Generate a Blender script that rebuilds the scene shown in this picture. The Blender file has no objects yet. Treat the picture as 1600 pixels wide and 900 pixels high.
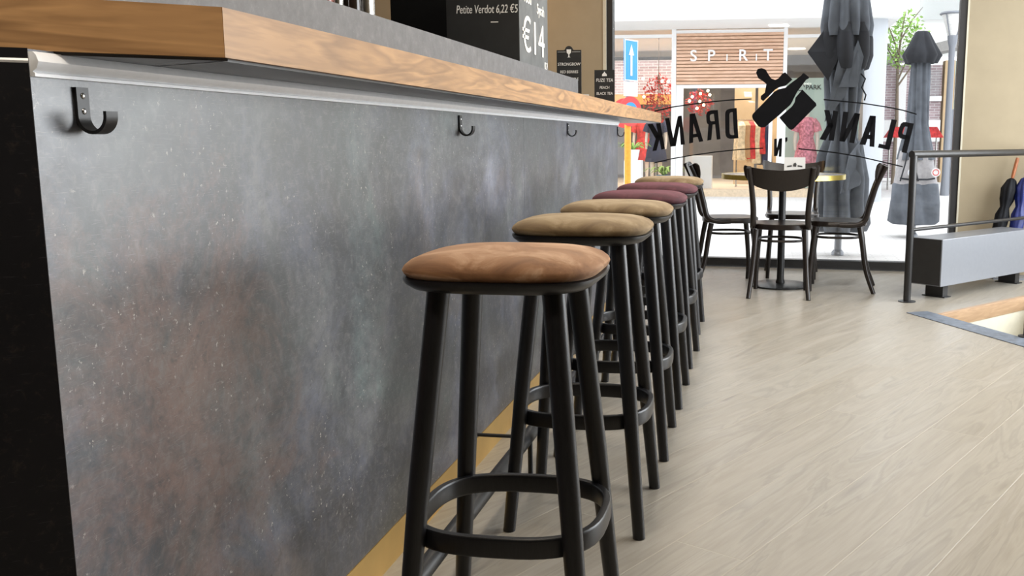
import bpy, bmesh, math, random
from mathutils import Vector, Matrix
random.seed(7)
PI = math.pi
SC = bpy.context.scene
COL = SC.collection
# ---------------------------------------------------------------- camera, light, exposure
cam_data = bpy.data.cameras.new('camera'); cam = bpy.data.objects.new('camera', cam_data); COL.objects.link(cam)
cam_data.sensor_width = 36.0
cam_data.lens = 33.525
cam_data.shift_x = -0.103125          # the photograph is cropped off centre
cam_data.clip_end = 200
cam.location = (0, 0, 1.05)
cam.rotation_euler = (math.radians(90 - 8.963), 0, math.radians(8.484))
cam_data.dof.use_dof = False
SC.camera = cam

SC.view_settings.view_transform = 'Standard'
SC.view_settings.look = 'None'
SC.view_settings.gamma = 1.0
SC.view_settings.use_curve_mapping = False
SC.view_settings.exposure = 0.3

world = bpy.data.worlds.new('overcast_sky'); SC.world = world; world.use_nodes = True
bg = world.node_tree.nodes['Background']
bg.inputs['Color'].default_value = (0.93, 0.965, 1.0, 1)
bg.inputs['Strength'].default_value = 2.2

def area(name, loc, rot, sx, sy, power, color=(1, 1, 1)):
    l = bpy.data.lights.new(name, 'AREA'); l.shape = 'RECTANGLE'; l.size = sx; l.size_y = sy
    l.energy = power; l.color = color
    o = bpy.data.objects.new(name, l); COL.objects.link(o); o.location = loc; o.rotation_euler = rot
    return o
# lamps under the bar room's ceiling
area('ceiling_lamp_front', (1.4, 5.2, 2.93), (0, 0, 0), 1.6, 1.2, 34, (1, 0.94, 0.86))
area('ceiling_lamp_middle', (1.4, 3.0, 2.93), (0, 0, 0), 1.6, 1.2, 34, (1, 0.94, 0.86))
for i_, y_ in enumerate((0.46, 2.3, 3.7, 5.1)):          # added lamps, unseen, that brighten the bar's wood edge
    area('added_bar_lamp', (-0.50 if i_ else -0.42, y_, 2.55 if i_ else 2.4), (0, 0, 0), 0.25, 0.25, 13 if i_ else 17, (1, 0.88, 0.72))
area('back_bar_lamp', (-2.2, 6.9, 2.9), (0, 0, 0), 0.6, 0.6, 16, (1, 0.6, 0.28))
# added lamp in the unseen side window, brightens the bar front
area('added_side_window_lamp', (3.40, 5.3, 1.55), (0, math.radians(90), 0), 2.3, 4.0, 190, (0.93, 0.97, 1.0))

# ---------------------------------------------------------------- materials
def mat(name):
    m = bpy.data.materials.new(name); m.use_nodes = True
    nt = m.node_tree; p = nt.nodes['Principled BSDF']
    return m, nt, p
def N(nt, t, **kw):
    n = nt.nodes.new(t)
    for k, v in kw.items():
        if k in n.inputs: n.inputs[k].default_value = v
        else: setattr(n, k, v)
    return n
def ramp(nt, fac, stops):
    r = nt.nodes.new('ShaderNodeValToRGB'); e = r.color_ramp.elements
    while len(e) > 1: e.remove(e[0])
    for i, (p, c) in enumerate(stops):
        x = e[0] if i == 0 else e.new(p)
        x.position = p; x.color = (c[0], c[1], c[2], 1) if hasattr(c, '__len__') else (c, c, c, 1)
    nt.links.new(fac, r.inputs[0]); return r.outputs[0]
def mix(nt, fac, a, b, mode='MIX'):
    n = nt.nodes.new('ShaderNodeMix'); n.data_type = 'RGBA'; n.blend_type = mode
    for sock, v in ((n.inputs[0], fac), (n.inputs[6], a), (n.inputs[7], b)):
        if hasattr(v, 'is_output'): nt.links.new(v, sock)
        elif hasattr(v, '__len__'): sock.default_value = (v[0], v[1], v[2], 1)
        else: sock.default_value = v
    return n.outputs[2]
def noise(nt, vec, scale, detail=4, rough=0.55, dist=0.0):
    n = N(nt, 'ShaderNodeTexNoise', Scale=scale, Detail=detail, Roughness=rough, Distortion=dist)
    if vec is not None: nt.links.new(vec, n.inputs['Vector'])
    return n.outputs['Fac']
def coords(nt, scale=(1, 1, 1), rot=(0, 0, 0), kind='Object'):
    t = nt.nodes.new('ShaderNodeTexCoord'); m = nt.nodes.new('ShaderNodeMapping')
    m.inputs['Scale'].default_value = scale; m.inputs['Rotation'].default_value = rot
    nt.links.new(t.outputs[kind], m.inputs['Vector']); return m.outputs[0]
def bump(nt, p, h, strength=0.2, dist=0.002):
    b = N(nt, 'ShaderNodeBump', Strength=strength, Distance=dist); nt.links.new(h, b.inputs['Height'])
    nt.links.new(b.outputs[0], p.inputs['Normal'])
def plain(name, col, rough=0.5, metal=0.0, var=0.12, scale=30, spec=0.5, coat=0.0, sheen=0.0):
    m, nt, p = mat(name)
    f = noise(nt, coords(nt), scale, 3)
    c = ramp(nt, f, [(0.3, [x * (1 - var) for x in col]), (0.7, [min(1, x * (1 + var)) for x in col])])
    nt.links.new(c, p.inputs['Base Color'])
    p.inputs['Roughness'].default_value = rough; p.inputs['Metallic'].default_value = metal
    p.inputs['Specular IOR Level'].default_value = spec
    p.inputs['Coat Weight'].default_value = coat
    p.inputs['Sheen Weight'].default_value = sheen
    return m
def emis(name, col, s):
    m, nt, p = mat(name)
    p.inputs['Base Color'].default_value = (*col, 1)
    p.inputs['Emission Color'].default_value = (*col, 1); p.inputs['Emission Strength'].default_value = s
    return m
M = {}
# worn iron laminate of the bar front
m, nt, p = mat('iron_laminate')
v = coords(nt)
cloud = noise(nt, v, 3.2, 13, 0.74, 0.35); mid = noise(nt, v, 7, 6, 0.7, 0.4); fine = noise(nt, v, 38, 9, 0.8, 0.6)
base = ramp(nt, cloud, [(0.36, (0.007, 0.008, 0.011)), (0.45, (0.026, 0.029, 0.036)), (0.52, (0.058, 0.060, 0.068)), (0.60, (0.12, 0.118, 0.122)), (0.70, (0.24, 0.23, 0.225))])
smooth = noise(nt, coords(nt, (1.6, 1.6, 1.0)), 1.25, 3, 0.5, 0.2)
base = mix(nt, ramp(nt, smooth, [(0.38, 0.85), (0.50, 0)]), base, (0.022, 0.024, 0.026))
hue = noise(nt, coords(nt, (1, 1, 1), (0.4, 0.9, 0.2)), 2.3, 6, 0.65, 0.5)
tint = ramp(nt, hue, [(0.34, (0.72, 1.02, 1.02)), (0.44, (0.95, 1.0, 1.05)), (0.54, (0.86, 0.98, 1.35)), (0.66, (1.25, 1.0, 0.88))])
base = mix(nt, 1.0, base, tint, 'MULTIPLY')
# rust-brown worn patch with its own ragged outline
tcp = nt.nodes.new('ShaderNodeTexCoord'); dv = N(nt, 'ShaderNodeVectorMath', operation='DISTANCE'); nt.links.new(tcp.outputs['Object'], dv.inputs[0]); dv.inputs[1].default_value = (0, 0.26, 0.62)
rg = N(nt, 'ShaderNodeMath', operation='MULTIPLY_ADD'); nt.links.new(noise(nt, v, 4, 9, 0.78, 0.8), rg.inputs[0]); rg.inputs[1].default_value = -1.6; nt.links.new(dv.outputs['Value'], rg.inputs[2])
r2 = N(nt, 'ShaderNodeMath', operation='ADD'); r2.inputs[1].default_value = 1.2; nt.links.new(rg.outputs[0], r2.inputs[0])
base = mix(nt, ramp(nt, r2.outputs[0], [(0.35, 0.9), (0.55, 0.55), (0.78, 0)]), base, mix(nt, fine, (0.17, 0.062, 0.040), (0.19, 0.13, 0.105)))
base = mix(nt, ramp(nt, fine, [(0.50, 0), (0.68, 0.55)]), base, (0.20, 0.19, 0.185))
base = mix(nt, ramp(nt, fine, [(0.32, 0.8), (0.46, 0)]), base, (0.008, 0.009, 0.012))
speck = noise(nt, v, 85, 3, 0.7); where = noise(nt, v, 4.5, 5, 0.75)
ml = N(nt, 'ShaderNodeMath', operation='MULTIPLY'); nt.links.new(ramp(nt, speck, [(0.63, 0), (0.67, 1)]), ml.inputs[0])
nt.links.new(ramp(nt, where, [(0.47, 0), (0.58, 1.0)]), ml.inputs[1])
base = mix(nt, ml.outputs[0], base, (0.50, 0.47, 0.43))
for rt in ((0.5, 0.2, 0), (-0.7, 0.1, 0), (1.2, 0.0, 0.3)):
    scr = noise(nt, coords(nt, (7, 7, 130), rt), 5, 2, 0.5)
    base = mix(nt, ramp(nt, scr, [(0.66, 0), (0.73, 0.4)]), base, (0.27, 0.26, 0.255))
nt.links.new(base, p.inputs['Base Color'])
nt.links.new(ramp(nt, mid, [(0.3, 0.34), (0.7, 0.47)]), p.inputs['Roughness'])
p.inputs['Metallic'].default_value = 0.0; p.inputs['Specular IOR Level'].default_value = 1.0
p.inputs['Coat Weight'].default_value = 0.6; p.inputs['Coat Roughness'].default_value = 0.36
bump(nt, p, fine, 0.12, 0.0008)
M['iron'] = m
m, nt, p = mat('shaded_iron_laminate'); v = coords(nt)  # bar front laminate again, its shade put into a near-black colour
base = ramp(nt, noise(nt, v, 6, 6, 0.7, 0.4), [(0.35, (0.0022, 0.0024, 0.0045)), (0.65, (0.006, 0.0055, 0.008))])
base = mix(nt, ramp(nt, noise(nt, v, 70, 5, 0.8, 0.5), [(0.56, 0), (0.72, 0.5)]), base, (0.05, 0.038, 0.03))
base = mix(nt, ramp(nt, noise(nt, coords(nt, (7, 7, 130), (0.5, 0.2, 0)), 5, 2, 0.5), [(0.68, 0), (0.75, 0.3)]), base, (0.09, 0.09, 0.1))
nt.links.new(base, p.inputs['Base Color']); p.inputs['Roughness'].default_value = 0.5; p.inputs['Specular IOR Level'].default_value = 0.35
M['iron_shaded'] = m
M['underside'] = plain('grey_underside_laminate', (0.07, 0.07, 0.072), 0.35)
# grey concrete-look laminate of the upstand
m, nt, p = mat('grey_laminate'); v = coords(nt)
f = noise(nt, v, 22, 6, 0.7); g = noise(nt, v, 160, 3, 0.7)
c = ramp(nt, f, [(0.3, (0.075, 0.077, 0.08)), (0.55, (0.11, 0.112, 0.118)), (0.75, (0.17, 0.17, 0.17))])
c = mix(nt, ramp(nt, g, [(0.62, 0), (0.75, 0.4)]), c, (0.4, 0.4, 0.38))
nt.links.new(c, p.inputs['Base Color']); p.inputs['Roughness'].default_value = 0.5
M['grey_laminate'] = m
# walnut counter edge
def wood(name, dark, lightc, sc=1.0, rough=0.42, axis='y', var=0.35):
    m, nt, p = mat(name)
    s = (6, 0.9, 9) if axis == 'y' else (0.9, 7, 7) if axis == 'x' else (7, 7, 0.9)
    v = coords(nt, tuple(a * sc for a in s), (0.13, 0, 0) if axis == 'y' else (0, 0, 0))
    a = noise(nt, v, 1.0, 3, 0.5, 1.2)
    b = noise(nt, coords(nt, tuple(x * (6 if axis == 'y' else 9) * sc for x in s), (0.13, 0, 0) if axis == 'y' else (0, 0, 0)), 1.0, 3, 0.6, 0.2)
    c = ramp(nt, a, [(0.30, dark), (0.37, lightc), (0.44, [x * 0.55 + y * 0.45 for x, y in zip(lightc, dark)]), (0.47, lightc), (0.55, [x * 0.6 + y * 0.4 for x, y in zip(lightc, dark)]), (0.58, lightc), (0.66, [x * 0.4 + y * 0.6 for x, y in zip(lightc, dark)]), (0.69, lightc)])
    c = mix(nt, ramp(nt, b, [(0.42, 0.0), (0.62, var)]), c, dark)
    nt.links.new(c, p.inputs['Base Color']); p.inputs['Roughness'].default_value = rough
    bump(nt, p, b, 0.08, 0.001)
    return m
M['walnut'] = wood('walnut', (0.13, 0.062, 0.028), (0.56, 0.32, 0.145), 1.0, 0.36, 'y', 0.3)
M['oak'] = wood('oak_nosing', (0.26, 0.16, 0.09), (0.42, 0.28, 0.17), axis='x')
M['handle_wood'] = wood('umbrella_handle_wood', (0.22, 0.06, 0.02), (0.42, 0.15, 0.06), 3, axis='z')
M['chair_wood'] = wood('dark_bentwood', (0.005, 0.0035, 0.003), (0.014, 0.009, 0.007), 2, 0.32, 'z')
M['stool_wood'] = wood('black_stained_ash', (0.003, 0.003, 0.004), (0.009, 0.009, 0.011), 6, 0.36, 'z', 0.6)
M['slat_wood'] = wood('larch_slats', (0.5, 0.28, 0.17), (0.75, 0.5, 0.36), 0.6, 0.6, 'x')
# floor boards at a slant to the bar
m, nt, p = mat('oak_floorboards')
tc = nt.nodes.new('ShaderNodeTexCoord'); sep = nt.nodes.new('ShaderNodeSeparateXYZ'); nt.links.new(tc.outputs['Object'], sep.inputs[0])
def dot(a, b, off):
    m1 = N(nt, 'ShaderNodeMath', operation='MULTIPLY'); m1.inputs[1].default_value = a; nt.links.new(sep.outputs[0], m1.inputs[0])
    m2 = N(nt, 'ShaderNodeMath', operation='MULTIPLY_ADD'); m2.inputs[1].default_value = b; nt.links.new(sep.outputs[1], m2.inputs[0]); nt.links.new(m1.outputs[0], m2.inputs[2])
    m3 = N(nt, 'ShaderNodeMath', operation='ADD'); m3.inputs[1].default_value = off; nt.links.new(m2.outputs[0], m3.inputs[0]); return m3.outputs[0]
cx = nt.nodes.new('ShaderNodeCombineXYZ'); nt.links.new(dot(0.473, 0.881, 20.0), cx.inputs[0]); nt.links.new(dot(0.881, -0.473, 1.098 + 20.0), cx.inputs[1])
br = N(nt, 'ShaderNodeTexBrick', Scale=1.0); br.offset = 0.37; br.offset_frequency = 2; br.squash = 1.0
br.inputs['Color1'].default_value = (0.0, 0.0, 0.0, 1); br.inputs['Color2'].default_value = (1, 1, 1, 1); br.inputs['Mortar'].default_value = (0.5, 0.5, 0.5, 1)
br.inputs['Mortar Size'].default_value = 0.0022; br.inputs['Mortar Smooth'].default_value = 0.3; br.inputs['Bias'].default_value = 0.0
br.inputs['Brick Width'].default_value = 2.2; br.inputs['Row Height'].default_value = 0.2
nt.links.new(cx.outputs[0], br.inputs['Vector'])
ad = N(nt, 'ShaderNodeVectorMath', operation='MULTIPLY_ADD'); nt.links.new(br.outputs['Color'], ad.inputs[0]); ad.inputs[1].default_value = (13, 29, 7); nt.links.new(cx.outputs[0], ad.inputs[2])
mp = nt.nodes.new('ShaderNodeMapping'); mp.inputs['Scale'].default_value = (0.9, 7, 1); nt.links.new(ad.outputs[0], mp.inputs['Vector'])
gr = noise(nt, mp.outputs[0], 1.0, 4, 0.55, 1.0)
mp2 = nt.nodes.new('ShaderNodeMapping'); mp2.inputs['Scale'].default_value = (6, 90, 1); nt.links.new(ad.outputs[0], mp2.inputs['Vector'])
fi = noise(nt, mp2.outputs[0], 1.0, 3, 0.6, 0.4)
c = ramp(nt, gr, [(0.26, (0.10, 0.09, 0.078)), (0.34, (0.24, 0.217, 0.182)), (0.42, (0.325, 0.30, 0.255)), (0.465, (0.225, 0.205, 0.175)), (0.49, (0.31, 0.285, 0.24)), (0.57, (0.265, 0.242, 0.205)), (0.62, (0.325, 0.30, 0.26)), (0.72, (0.28, 0.258, 0.22)), (0.8, (0.325, 0.305, 0.265))])
c = mix(nt, ramp(nt, fi, [(0.42, 0.0), (0.75, 0.35)]), c, (0.16, 0.135, 0.105))
c = mix(nt, 0.35, c, ramp(nt, br.outputs['Color'], [(0, (0.265, 0.235, 0.19)), (1, (0.345, 0.328, 0.295))]))
sm = N(nt, 'ShaderNodeMath', operation='MULTIPLY'); sm.inputs[1].default_value = 0.5; nt.links.new(br.outputs['Fac'], sm.inputs[0])
c = mix(nt, sm.outputs[0], c, (0.40, 0.36, 0.29))  # pale seam tone paints the light caught on the board bevels
nt.links.new(c, p.inputs['Base Color'])
nt.links.new(ramp(nt, gr, [(0.3, 0.28), (0.7, 0.42)]), p.inputs['Roughness'])
iv = N(nt, 'ShaderNodeMath', operation='SUBTRACT'); iv.inputs[0].default_value = 1.0; nt.links.new(br.outputs['Fac'], iv.inputs[1])
bump(nt, p, iv.outputs[0], 0.5, 0.002)
M['floor'] = m
# velvet upholstery
def velvet(name, a, b, cc):
    m, nt, p = mat(name); v = coords(nt, (1, 1, 2))
    f = noise(nt, v, 9, 4, 0.6, 0.8); g = noise(nt, v, 400, 2, 0.5)
    c = ramp(nt, f, [(0.3, a), (0.5, b), (0.68, cc)])
    c = mix(nt, ramp(nt, g, [(0.4, 0), (0.8, 0.25)]), c, a)
    nt.links.new(c, p.inputs['Base Color']); p.inputs['Roughness'].default_value = 0.85
    p.inputs['Sheen Weight'].default_value = 0.7; p.inputs['Sheen Roughness'].default_value = 0.35
    p.inputs['Sheen Tint'].default_value = (min(1, cc[0] * 1.6), min(1, cc[1] * 1.6), min(1, cc[2] * 1.6), 1)
    bump(nt, p, f, 0.25, 0.006)
    return m
M['velvet_brown'] = velvet('brown_velvet', (0.12, 0.05, 0.018), (0.22, 0.105, 0.045), (0.42, 0.27, 0.17))
M['velvet_tan'] = velvet('tan_velvet', (0.10, 0.06, 0.026), (0.17, 0.115, 0.055), (0.29, 0.22, 0.135))
M['velvet_red'] = velvet('burgundy_velvet', (0.035, 0.006, 0.011), (0.06, 0.011, 0.018), (0.10, 0.026, 0.038))
def brick(name, c1, c2, mortar, axis='x', scale=1.0):
    m, nt, p = mat(name)
    v = coords(nt, (1, 1, 1), (PI / 2, 0, 0) if axis == 'x' else (PI / 2, 0, PI / 2))
    b = N(nt, 'ShaderNodeTexBrick', Scale=scale); nt.links.new(v, b.inputs['Vector'])
    b.inputs['Color1'].default_value = (*c1, 1); b.inputs['Color2'].default_value = (*c2, 1); b.inputs['Mortar'].default_value = (*mortar, 1)
    b.inputs['Brick Width'].default_value = 0.22; b.inputs['Row Height'].default_value = 0.065; b.inputs['Mortar Size'].default_value = 0.008
    nt.links.new(b.outputs['Color'], p.inputs['Base Color']); p.inputs['Roughness'].default_value = 0.9
    return m
M['brick'] = brick('mauve_brick', (0.34, 0.25, 0.27), (0.44, 0.34, 0.36), (0.6, 0.57, 0.58))
M['pavers'] = brick('pale_street_pavers', (0.62, 0.61, 0.6), (0.7, 0.69, 0.68), (0.55, 0.54, 0.53))
M['pavers'].node_tree.nodes['Mapping'].inputs['Rotation'].default_value = (0, 0, 0)
def glass(name, refl=1.0, tint=(1, 1, 1)):
    m, nt, p = mat(name); nt.nodes.remove(p); out = nt.nodes['Material Output']
    t = N(nt, 'ShaderNodeBsdfTransparent'); t.inputs[0].default_value = (*tint, 1)
    g = N(nt, 'ShaderNodeBsdfGlossy'); g.inputs['Roughness'].default_value = 0.02
    fr = N(nt, 'ShaderNodeFresnel', IOR=1.45); ml = N(nt, 'ShaderNodeMath', operation='MULTIPLY'); ml.inputs[1].default_value = refl
    nt.links.new(fr.outputs[0], ml.inputs[0])
    x = N(nt, 'ShaderNodeMixShader'); nt.links.new(ml.outputs[0], x.inputs[0]); nt.links.new(t.outputs[0], x.inputs[1]); nt.links.new(g.outputs[0], x.inputs[2])
    nt.links.new(x.outputs[0], out.inputs[0]); return m
M['glass'] = glass('clear_window_glass', 0.8)
M['shop_glass'] = glass('shop_window_glass', 1.5, (0.99, 1.0, 1.0))
M['plaster'] = plain('beige_plaster', (0.335, 0.28, 0.19), 0.8, var=0.04, scale=6)
M['cream'] = plain('cream_plaster', (0.56, 0.53, 0.43), 0.8, var=0.03)
M['ceiling'] = plain('pale_ceiling_paint', (0.55, 0.53, 0.5), 0.9, var=0.02)
M['dark_room'] = plain('dark_back_wall_paint', (0.05, 0.045, 0.04), 0.8, var=0.1)
M['black_metal'] = plain('black_powder_coat', (0.012, 0.012, 0.013), 0.38, var=0.1)
M['frame'] = plain('anthracite_window_frame', (0.022, 0.022, 0.023), 0.45, var=0.08)
M['alu'] = plain('satin_aluminium', (0.88, 0.89, 0.91), 0.45, 0.1, 0.03, 60)
M['brass'] = plain('brass_kick_plate', (0.72, 0.48, 0.17), 0.36, 0.75, 0.06, 8)
M['brass_rim'] = plain('polished_brass_edge', (0.70, 0.55, 0.14), 0.3, 0.8, 0.04)
M['steel_screw'] = plain('steel_screw', (0.7, 0.7, 0.7), 0.25, 1.0)
M['silver'] = plain('silver_grey_lacquer', (0.235, 0.25, 0.28), 0.3, 0.25, 0.03)
M['charcoal'] = plain('charcoal_plastic', (0.02, 0.02, 0.021), 0.5)
M['stone'] = plain('bluestone_edging', (0.12, 0.145, 0.185), 0.5, 0, 0.3, 25)
M['black_gloss'] = plain('black_cabinet_lacquer', (0.004, 0.004, 0.004), 0.6, spec=0.2)
M['chalk_black'] = plain('chalkboard_black', (0.012, 0.013, 0.014), 0.62, 0, 0.25, 12)
M['chalk_lit'] = plain('lit_chalk_smear_board', (0.085, 0.09, 0.09), 0.55, 0, 0.3, 9)  # chalkboard side with window light and chalk smear put into lighter grey
M['chalk'] = plain('white_chalk', (0.75, 0.75, 0.73), 0.9)
M['white'] = plain('white_paint', (0.8, 0.8, 0.8), 0.6, var=0.02)
M['white_wall'] = plain('white_render', (0.86, 0.86, 0.85), 0.9, var=0.02)
M['vinyl'] = plain('black_window_vinyl', (0.004, 0.004, 0.005), 0.7, spec=0.12)
M['column'] = plain('pale_grey_column_render', (0.50, 0.53, 0.57), 0.8, var=0.02)
M['table_top'] = plain('grey_table_laminate', (0.3, 0.3, 0.3), 0.25)
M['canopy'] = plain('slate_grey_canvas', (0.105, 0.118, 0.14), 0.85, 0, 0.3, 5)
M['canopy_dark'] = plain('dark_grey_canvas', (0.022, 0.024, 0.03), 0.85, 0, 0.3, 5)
M['grey_band'] = plain('pale_grey_canvas_band', (0.36, 0.35, 0.36), 0.85)
M['umb_black'] = plain('black_umbrella_nylon', (0.006, 0.007, 0.010), 0.6, spec=0.2)
M['umb_blue'] = plain('blue_umbrella_nylon', (0.008, 0.018, 0.13), 0.45)
M['sign_blue'] = plain('traffic_sign_blue', (0.03, 0.30, 0.75), 0.4, var=0.03)
M['sign_red'] = plain('traffic_sign_red', (0.72, 0.05, 0.05), 0.4, var=0.03)
M['orange'] = plain('orange_post_paint', (0.95, 0.36, 0.04), 0.5)
M['pink'] = plain('pink_dress_cloth', (0.80, 0.26, 0.32), 0.8, 0, 0.5, 22)
M['red_cloth'] = plain('red_garment_cloth', (0.62, 0.05, 0.05), 0.8, 0, 0.4, 14)
M['cream_cloth'] = plain('cream_garment_cloth', (0.75, 0.62, 0.42), 0.8, 0, 0.3, 14)
M['navy_cloth'] = plain('navy_garment_cloth', (0.03, 0.04, 0.09), 0.8)
M['tan_cloth'] = plain('tan_garment_cloth', (0.5, 0.3, 0.15), 0.8)
M['skin'] = plain('pale_mannequin_plastic', (0.78, 0.70, 0.62), 0.5, var=0.03)
M['shop_wall'] = plain('grey_shop_wall', (0.18, 0.175, 0.18), 0.8, 0, 0.2, 2)
M['shop_beige'] = plain('warm_beige_shop_wall', (0.55, 0.40, 0.24), 0.8, 0, 0.1, 2)
M['mint'] = plain('mint_shop_wall', (0.52, 0.68, 0.63), 0.8, 0, 0.05, 2)
M['leaf'] = plain('fresh_green_leaves', (0.30, 0.50, 0.12), 0.7, 0, 0.4, 3)
M['bark'] = plain('grey_bark', (0.2, 0.16, 0.12), 0.9)
M['red_leaf'] = plain('red_blossom', (0.55, 0.04, 0.04), 0.7, 0, 0.4, 8)
M['grass'] = plain('short_green_weeds', (0.18, 0.35, 0.08), 0.8, 0, 0.4, 8)
M['sand'] = plain('sandstone_plinth', (0.62, 0.50, 0.36), 0.8)
M['blue_box'] = plain('blue_plastic_pot', (0.1, 0.3, 0.6), 0.5)
M['grey_roof'] = plain('grey_roof_sheet', (0.30, 0.29, 0.28), 0.8)
M['lamp_glass'] = plain('frosted_lamp_cover', (0.75, 0.75, 0.73), 0.3)
M['bottle_glass'] = plain('dark_bottle_glass', (0.015, 0.01, 0.008), 0.08)
M['amber'] = plain('amber_drink', (0.16, 0.03, 0.015), 0.1)
M['steel'] = plain('brushed_steel', (0.55, 0.53, 0.5), 0.2, 1.0, 0.05)
M['paper'] = plain('white_paper', (0.55, 0.55, 0.54), 0.7, var=0.02)
M['ink'] = plain('black_print', (0.02, 0.02, 0.02), 0.6)
M['bulb'] = emis('warm_bulb', (1.0, 0.78, 0.45), 9)
M['orange_light'] = plain('orange_shop_beam', (0.75, 0.36, 0.10), 0.6)

# ---------------------------------------------------------------- mesh helpers
class MB:
    def __init__(s): s.b = bmesh.new()
    def box(s, x0, x1, y0, y1, z0, z1, mx=None, bev=0.0):
        t = bmesh.new(); bmesh.ops.create_cube(t, size=1)
        for v in t.verts: v.co = Vector(((x0 + x1) / 2 + v.co.x * (x1 - x0), (y0 + y1) / 2 + v.co.y * (y1 - y0), (z0 + z1) / 2 + v.co.z * (z1 - z0)))
        if bev: bmesh.ops.bevel(t, geom=t.edges[:], offset=bev, segments=2, affect='EDGES', profile=0.7)
        return s.add(t, mx)
    def add(s, t, mx=None):
        if mx is not None: bmesh.ops.transform(t, matrix=mx, verts=t.verts)
        me = bpy.data.meshes.new('tmp'); t.to_mesh(me); t.free(); s.b.from_mesh(me); bpy.data.meshes.remove(me); return s
    def tube(s, pts, r, n=12, closed=False, flat=None, cap=True, up=None):
        pts = [Vector(p) for p in pts]; k = len(pts)
        rs = [r] * k if not hasattr(r, '__len__') else list(r)
        rings = []; prev = None
        for i, p in enumerate(pts):
            if closed: d = pts[(i + 1) % k] - pts[i - 1]
            else: d = pts[min(i + 1, k - 1)] - pts[max(i - 1, 0)]
            d.normalize()
            if up is not None: a = Vector(up)
            elif prev is None: a = Vector((0, 0, 1)) if abs(d.z) < 0.9 else Vector((1, 0, 0))
            else: a = prev
            a = (a - d * a.dot(d)).normalized(); prev = a; b = d.cross(a)
            ring = []
            for j in range(n):
                th = 2 * PI * j / n
                ca, sa = math.cos(th), math.sin(th)
                if flat: # rounded rectangle flat=(half a, half b)
                    e = 0.35
                    ca = math.copysign(abs(ca) ** e, ca) * flat[0]; sa = math.copysign(abs(sa) ** e, sa) * flat[1]
                    ring.append(s.b.verts.new(p + a * ca + b * sa))
                else: ring.append(s.b.verts.new(p + (a * ca + b * sa) * rs[i]))
            rings.append(ring)
        for i in range(k if closed else k - 1):
            A, B = rings[i], rings[(i + 1) % k]
            for j in range(n): s.b.faces.new((A[j], A[(j + 1) % n], B[(j + 1) % n], B[j]))
        if cap and not closed:
            s.b.faces.new(rings[0][::-1]); s.b.faces.new(rings[-1])
        return s
    def lathe(s, prof, n=32, c=(0, 0, 0), fn=None):
        rings = []
        for r, z in prof:
            ring = []
            for j in range(n):
                th = 2 * PI * j / n; rr = r * (fn(th, z) if fn else 1)
                ring.append(s.b.verts.new((c[0] + rr * math.cos(th), c[1] + rr * math.sin(th), c[2] + z)))
            rings.append(ring)
        for A, B in zip(rings, rings[1:]):
            for j in range(n): s.b.faces.new((A[j], A[(j + 1) % n], B[(j + 1) % n], B[j]))
        s.b.faces.new(rings[0][::-1]); s.b.faces.new(rings[-1]); return s
    def prism(s, poly, z0, z1, mx=None):
        t = bmesh.new(); a = [t.verts.new((x, y, z0)) for x, y in poly]; b = [t.verts.new((x, y, z1)) for x, y in poly]
        t.faces.new(a[::-1]); t.faces.new(b); k = len(poly)
        for i in range(k): t.faces.new((a[i], a[(i + 1) % k], b[(i + 1) % k], b[i]))
        bmesh.ops.recalc_face_normals(t, faces=t.faces)
        return s.add(t, mx)
    def ball(s, c, r, sub=2, sc=(1, 1, 1)):
        t = bmesh.new(); bmesh.ops.create_icosphere(t, subdivisions=sub, radius=r)
        for v in t.verts: v.co = Vector((v.co.x * sc[0] + c[0], v.co.y * sc[1] + c[1], v.co.z * sc[2] + c[2]))
        return s.add(t)
    def build(s, name, m, parent=None, smooth=True, loc=None, angle=40):
        bmesh.ops.recalc_face_normals(s.b, faces=s.b.faces)
        me = bpy.data.meshes.new(name); s.b.to_mesh(me); s.b.free()
        me.materials.append(M[m] if isinstance(m, str) else m)
        if smooth:
            me.shade_smooth()
            me.set_sharp_from_angle(angle=math.radians(angle))
        o = bpy.data.objects.new(name, me); COL.objects.link(o)
        if parent is not None: o.parent = parent
        if loc is not None: o.location = loc
        return o
def tag(o, label, cat, group=None, kind=None):
    o['label'] = label; o['category'] = cat
    if group: o['group'] = group
    if kind: o['kind'] = kind
    return o
def thing(name, label, cat, loc=(0, 0, 0), rz=0.0, group=None):
    o = bpy.data.objects.new(name, None); COL.objects.link(o); o.empty_display_size = 0.1
    o.location = loc; o.rotation_euler = (0, 0, rz)
    return tag(o, label, cat, group)
def struct(o, label=None):
    o['kind'] = 'structure'
    o['label'] = label or o.name.replace('_', ' '); o['category'] = o.name.split('_')[0]
    return o
def dup(root, loc, rz, label):
    r = root.copy(); COL.objects.link(r); r.location = loc; r.rotation_euler = (0, 0, rz); r['label'] = label
    for ch in list(root.children):
        c = ch.copy(); COL.objects.link(c); c.parent = r
        for g in list(ch.children):
            d = g.copy(); COL.objects.link(d); d.parent = c
    return r
def text_mesh(name, s, size, m, parent, loc, rot, ext=0.001, sx=1.0, align='CENTER', offset=0.0, shear=0.0, spacing=1.0):
    cu = bpy.data.curves.new(name, 'FONT'); cu.body = s; cu.size = size; cu.extrude = ext; cu.align_x = align; cu.offset = offset; cu.shear = shear; cu.space_character = spacing
    t = bpy.data.objects.new('tmp_text', cu); COL.objects.link(t)
    dg = bpy.context.evaluated_depsgraph_get(); me = bpy.data.meshes.new_from_object(t.evaluated_get(dg))
    bpy.data.objects.remove(t); bpy.data.curves.remove(cu)
    for v in me.vertices: v.co.x *= sx
    me.name = name; me.materials.clear(); me.materials.append(M[m])
    o = bpy.data.objects.new(name, me); COL.objects.link(o); o.parent = parent; o.location = loc; o.rotation_euler = rot
    return o
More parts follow.
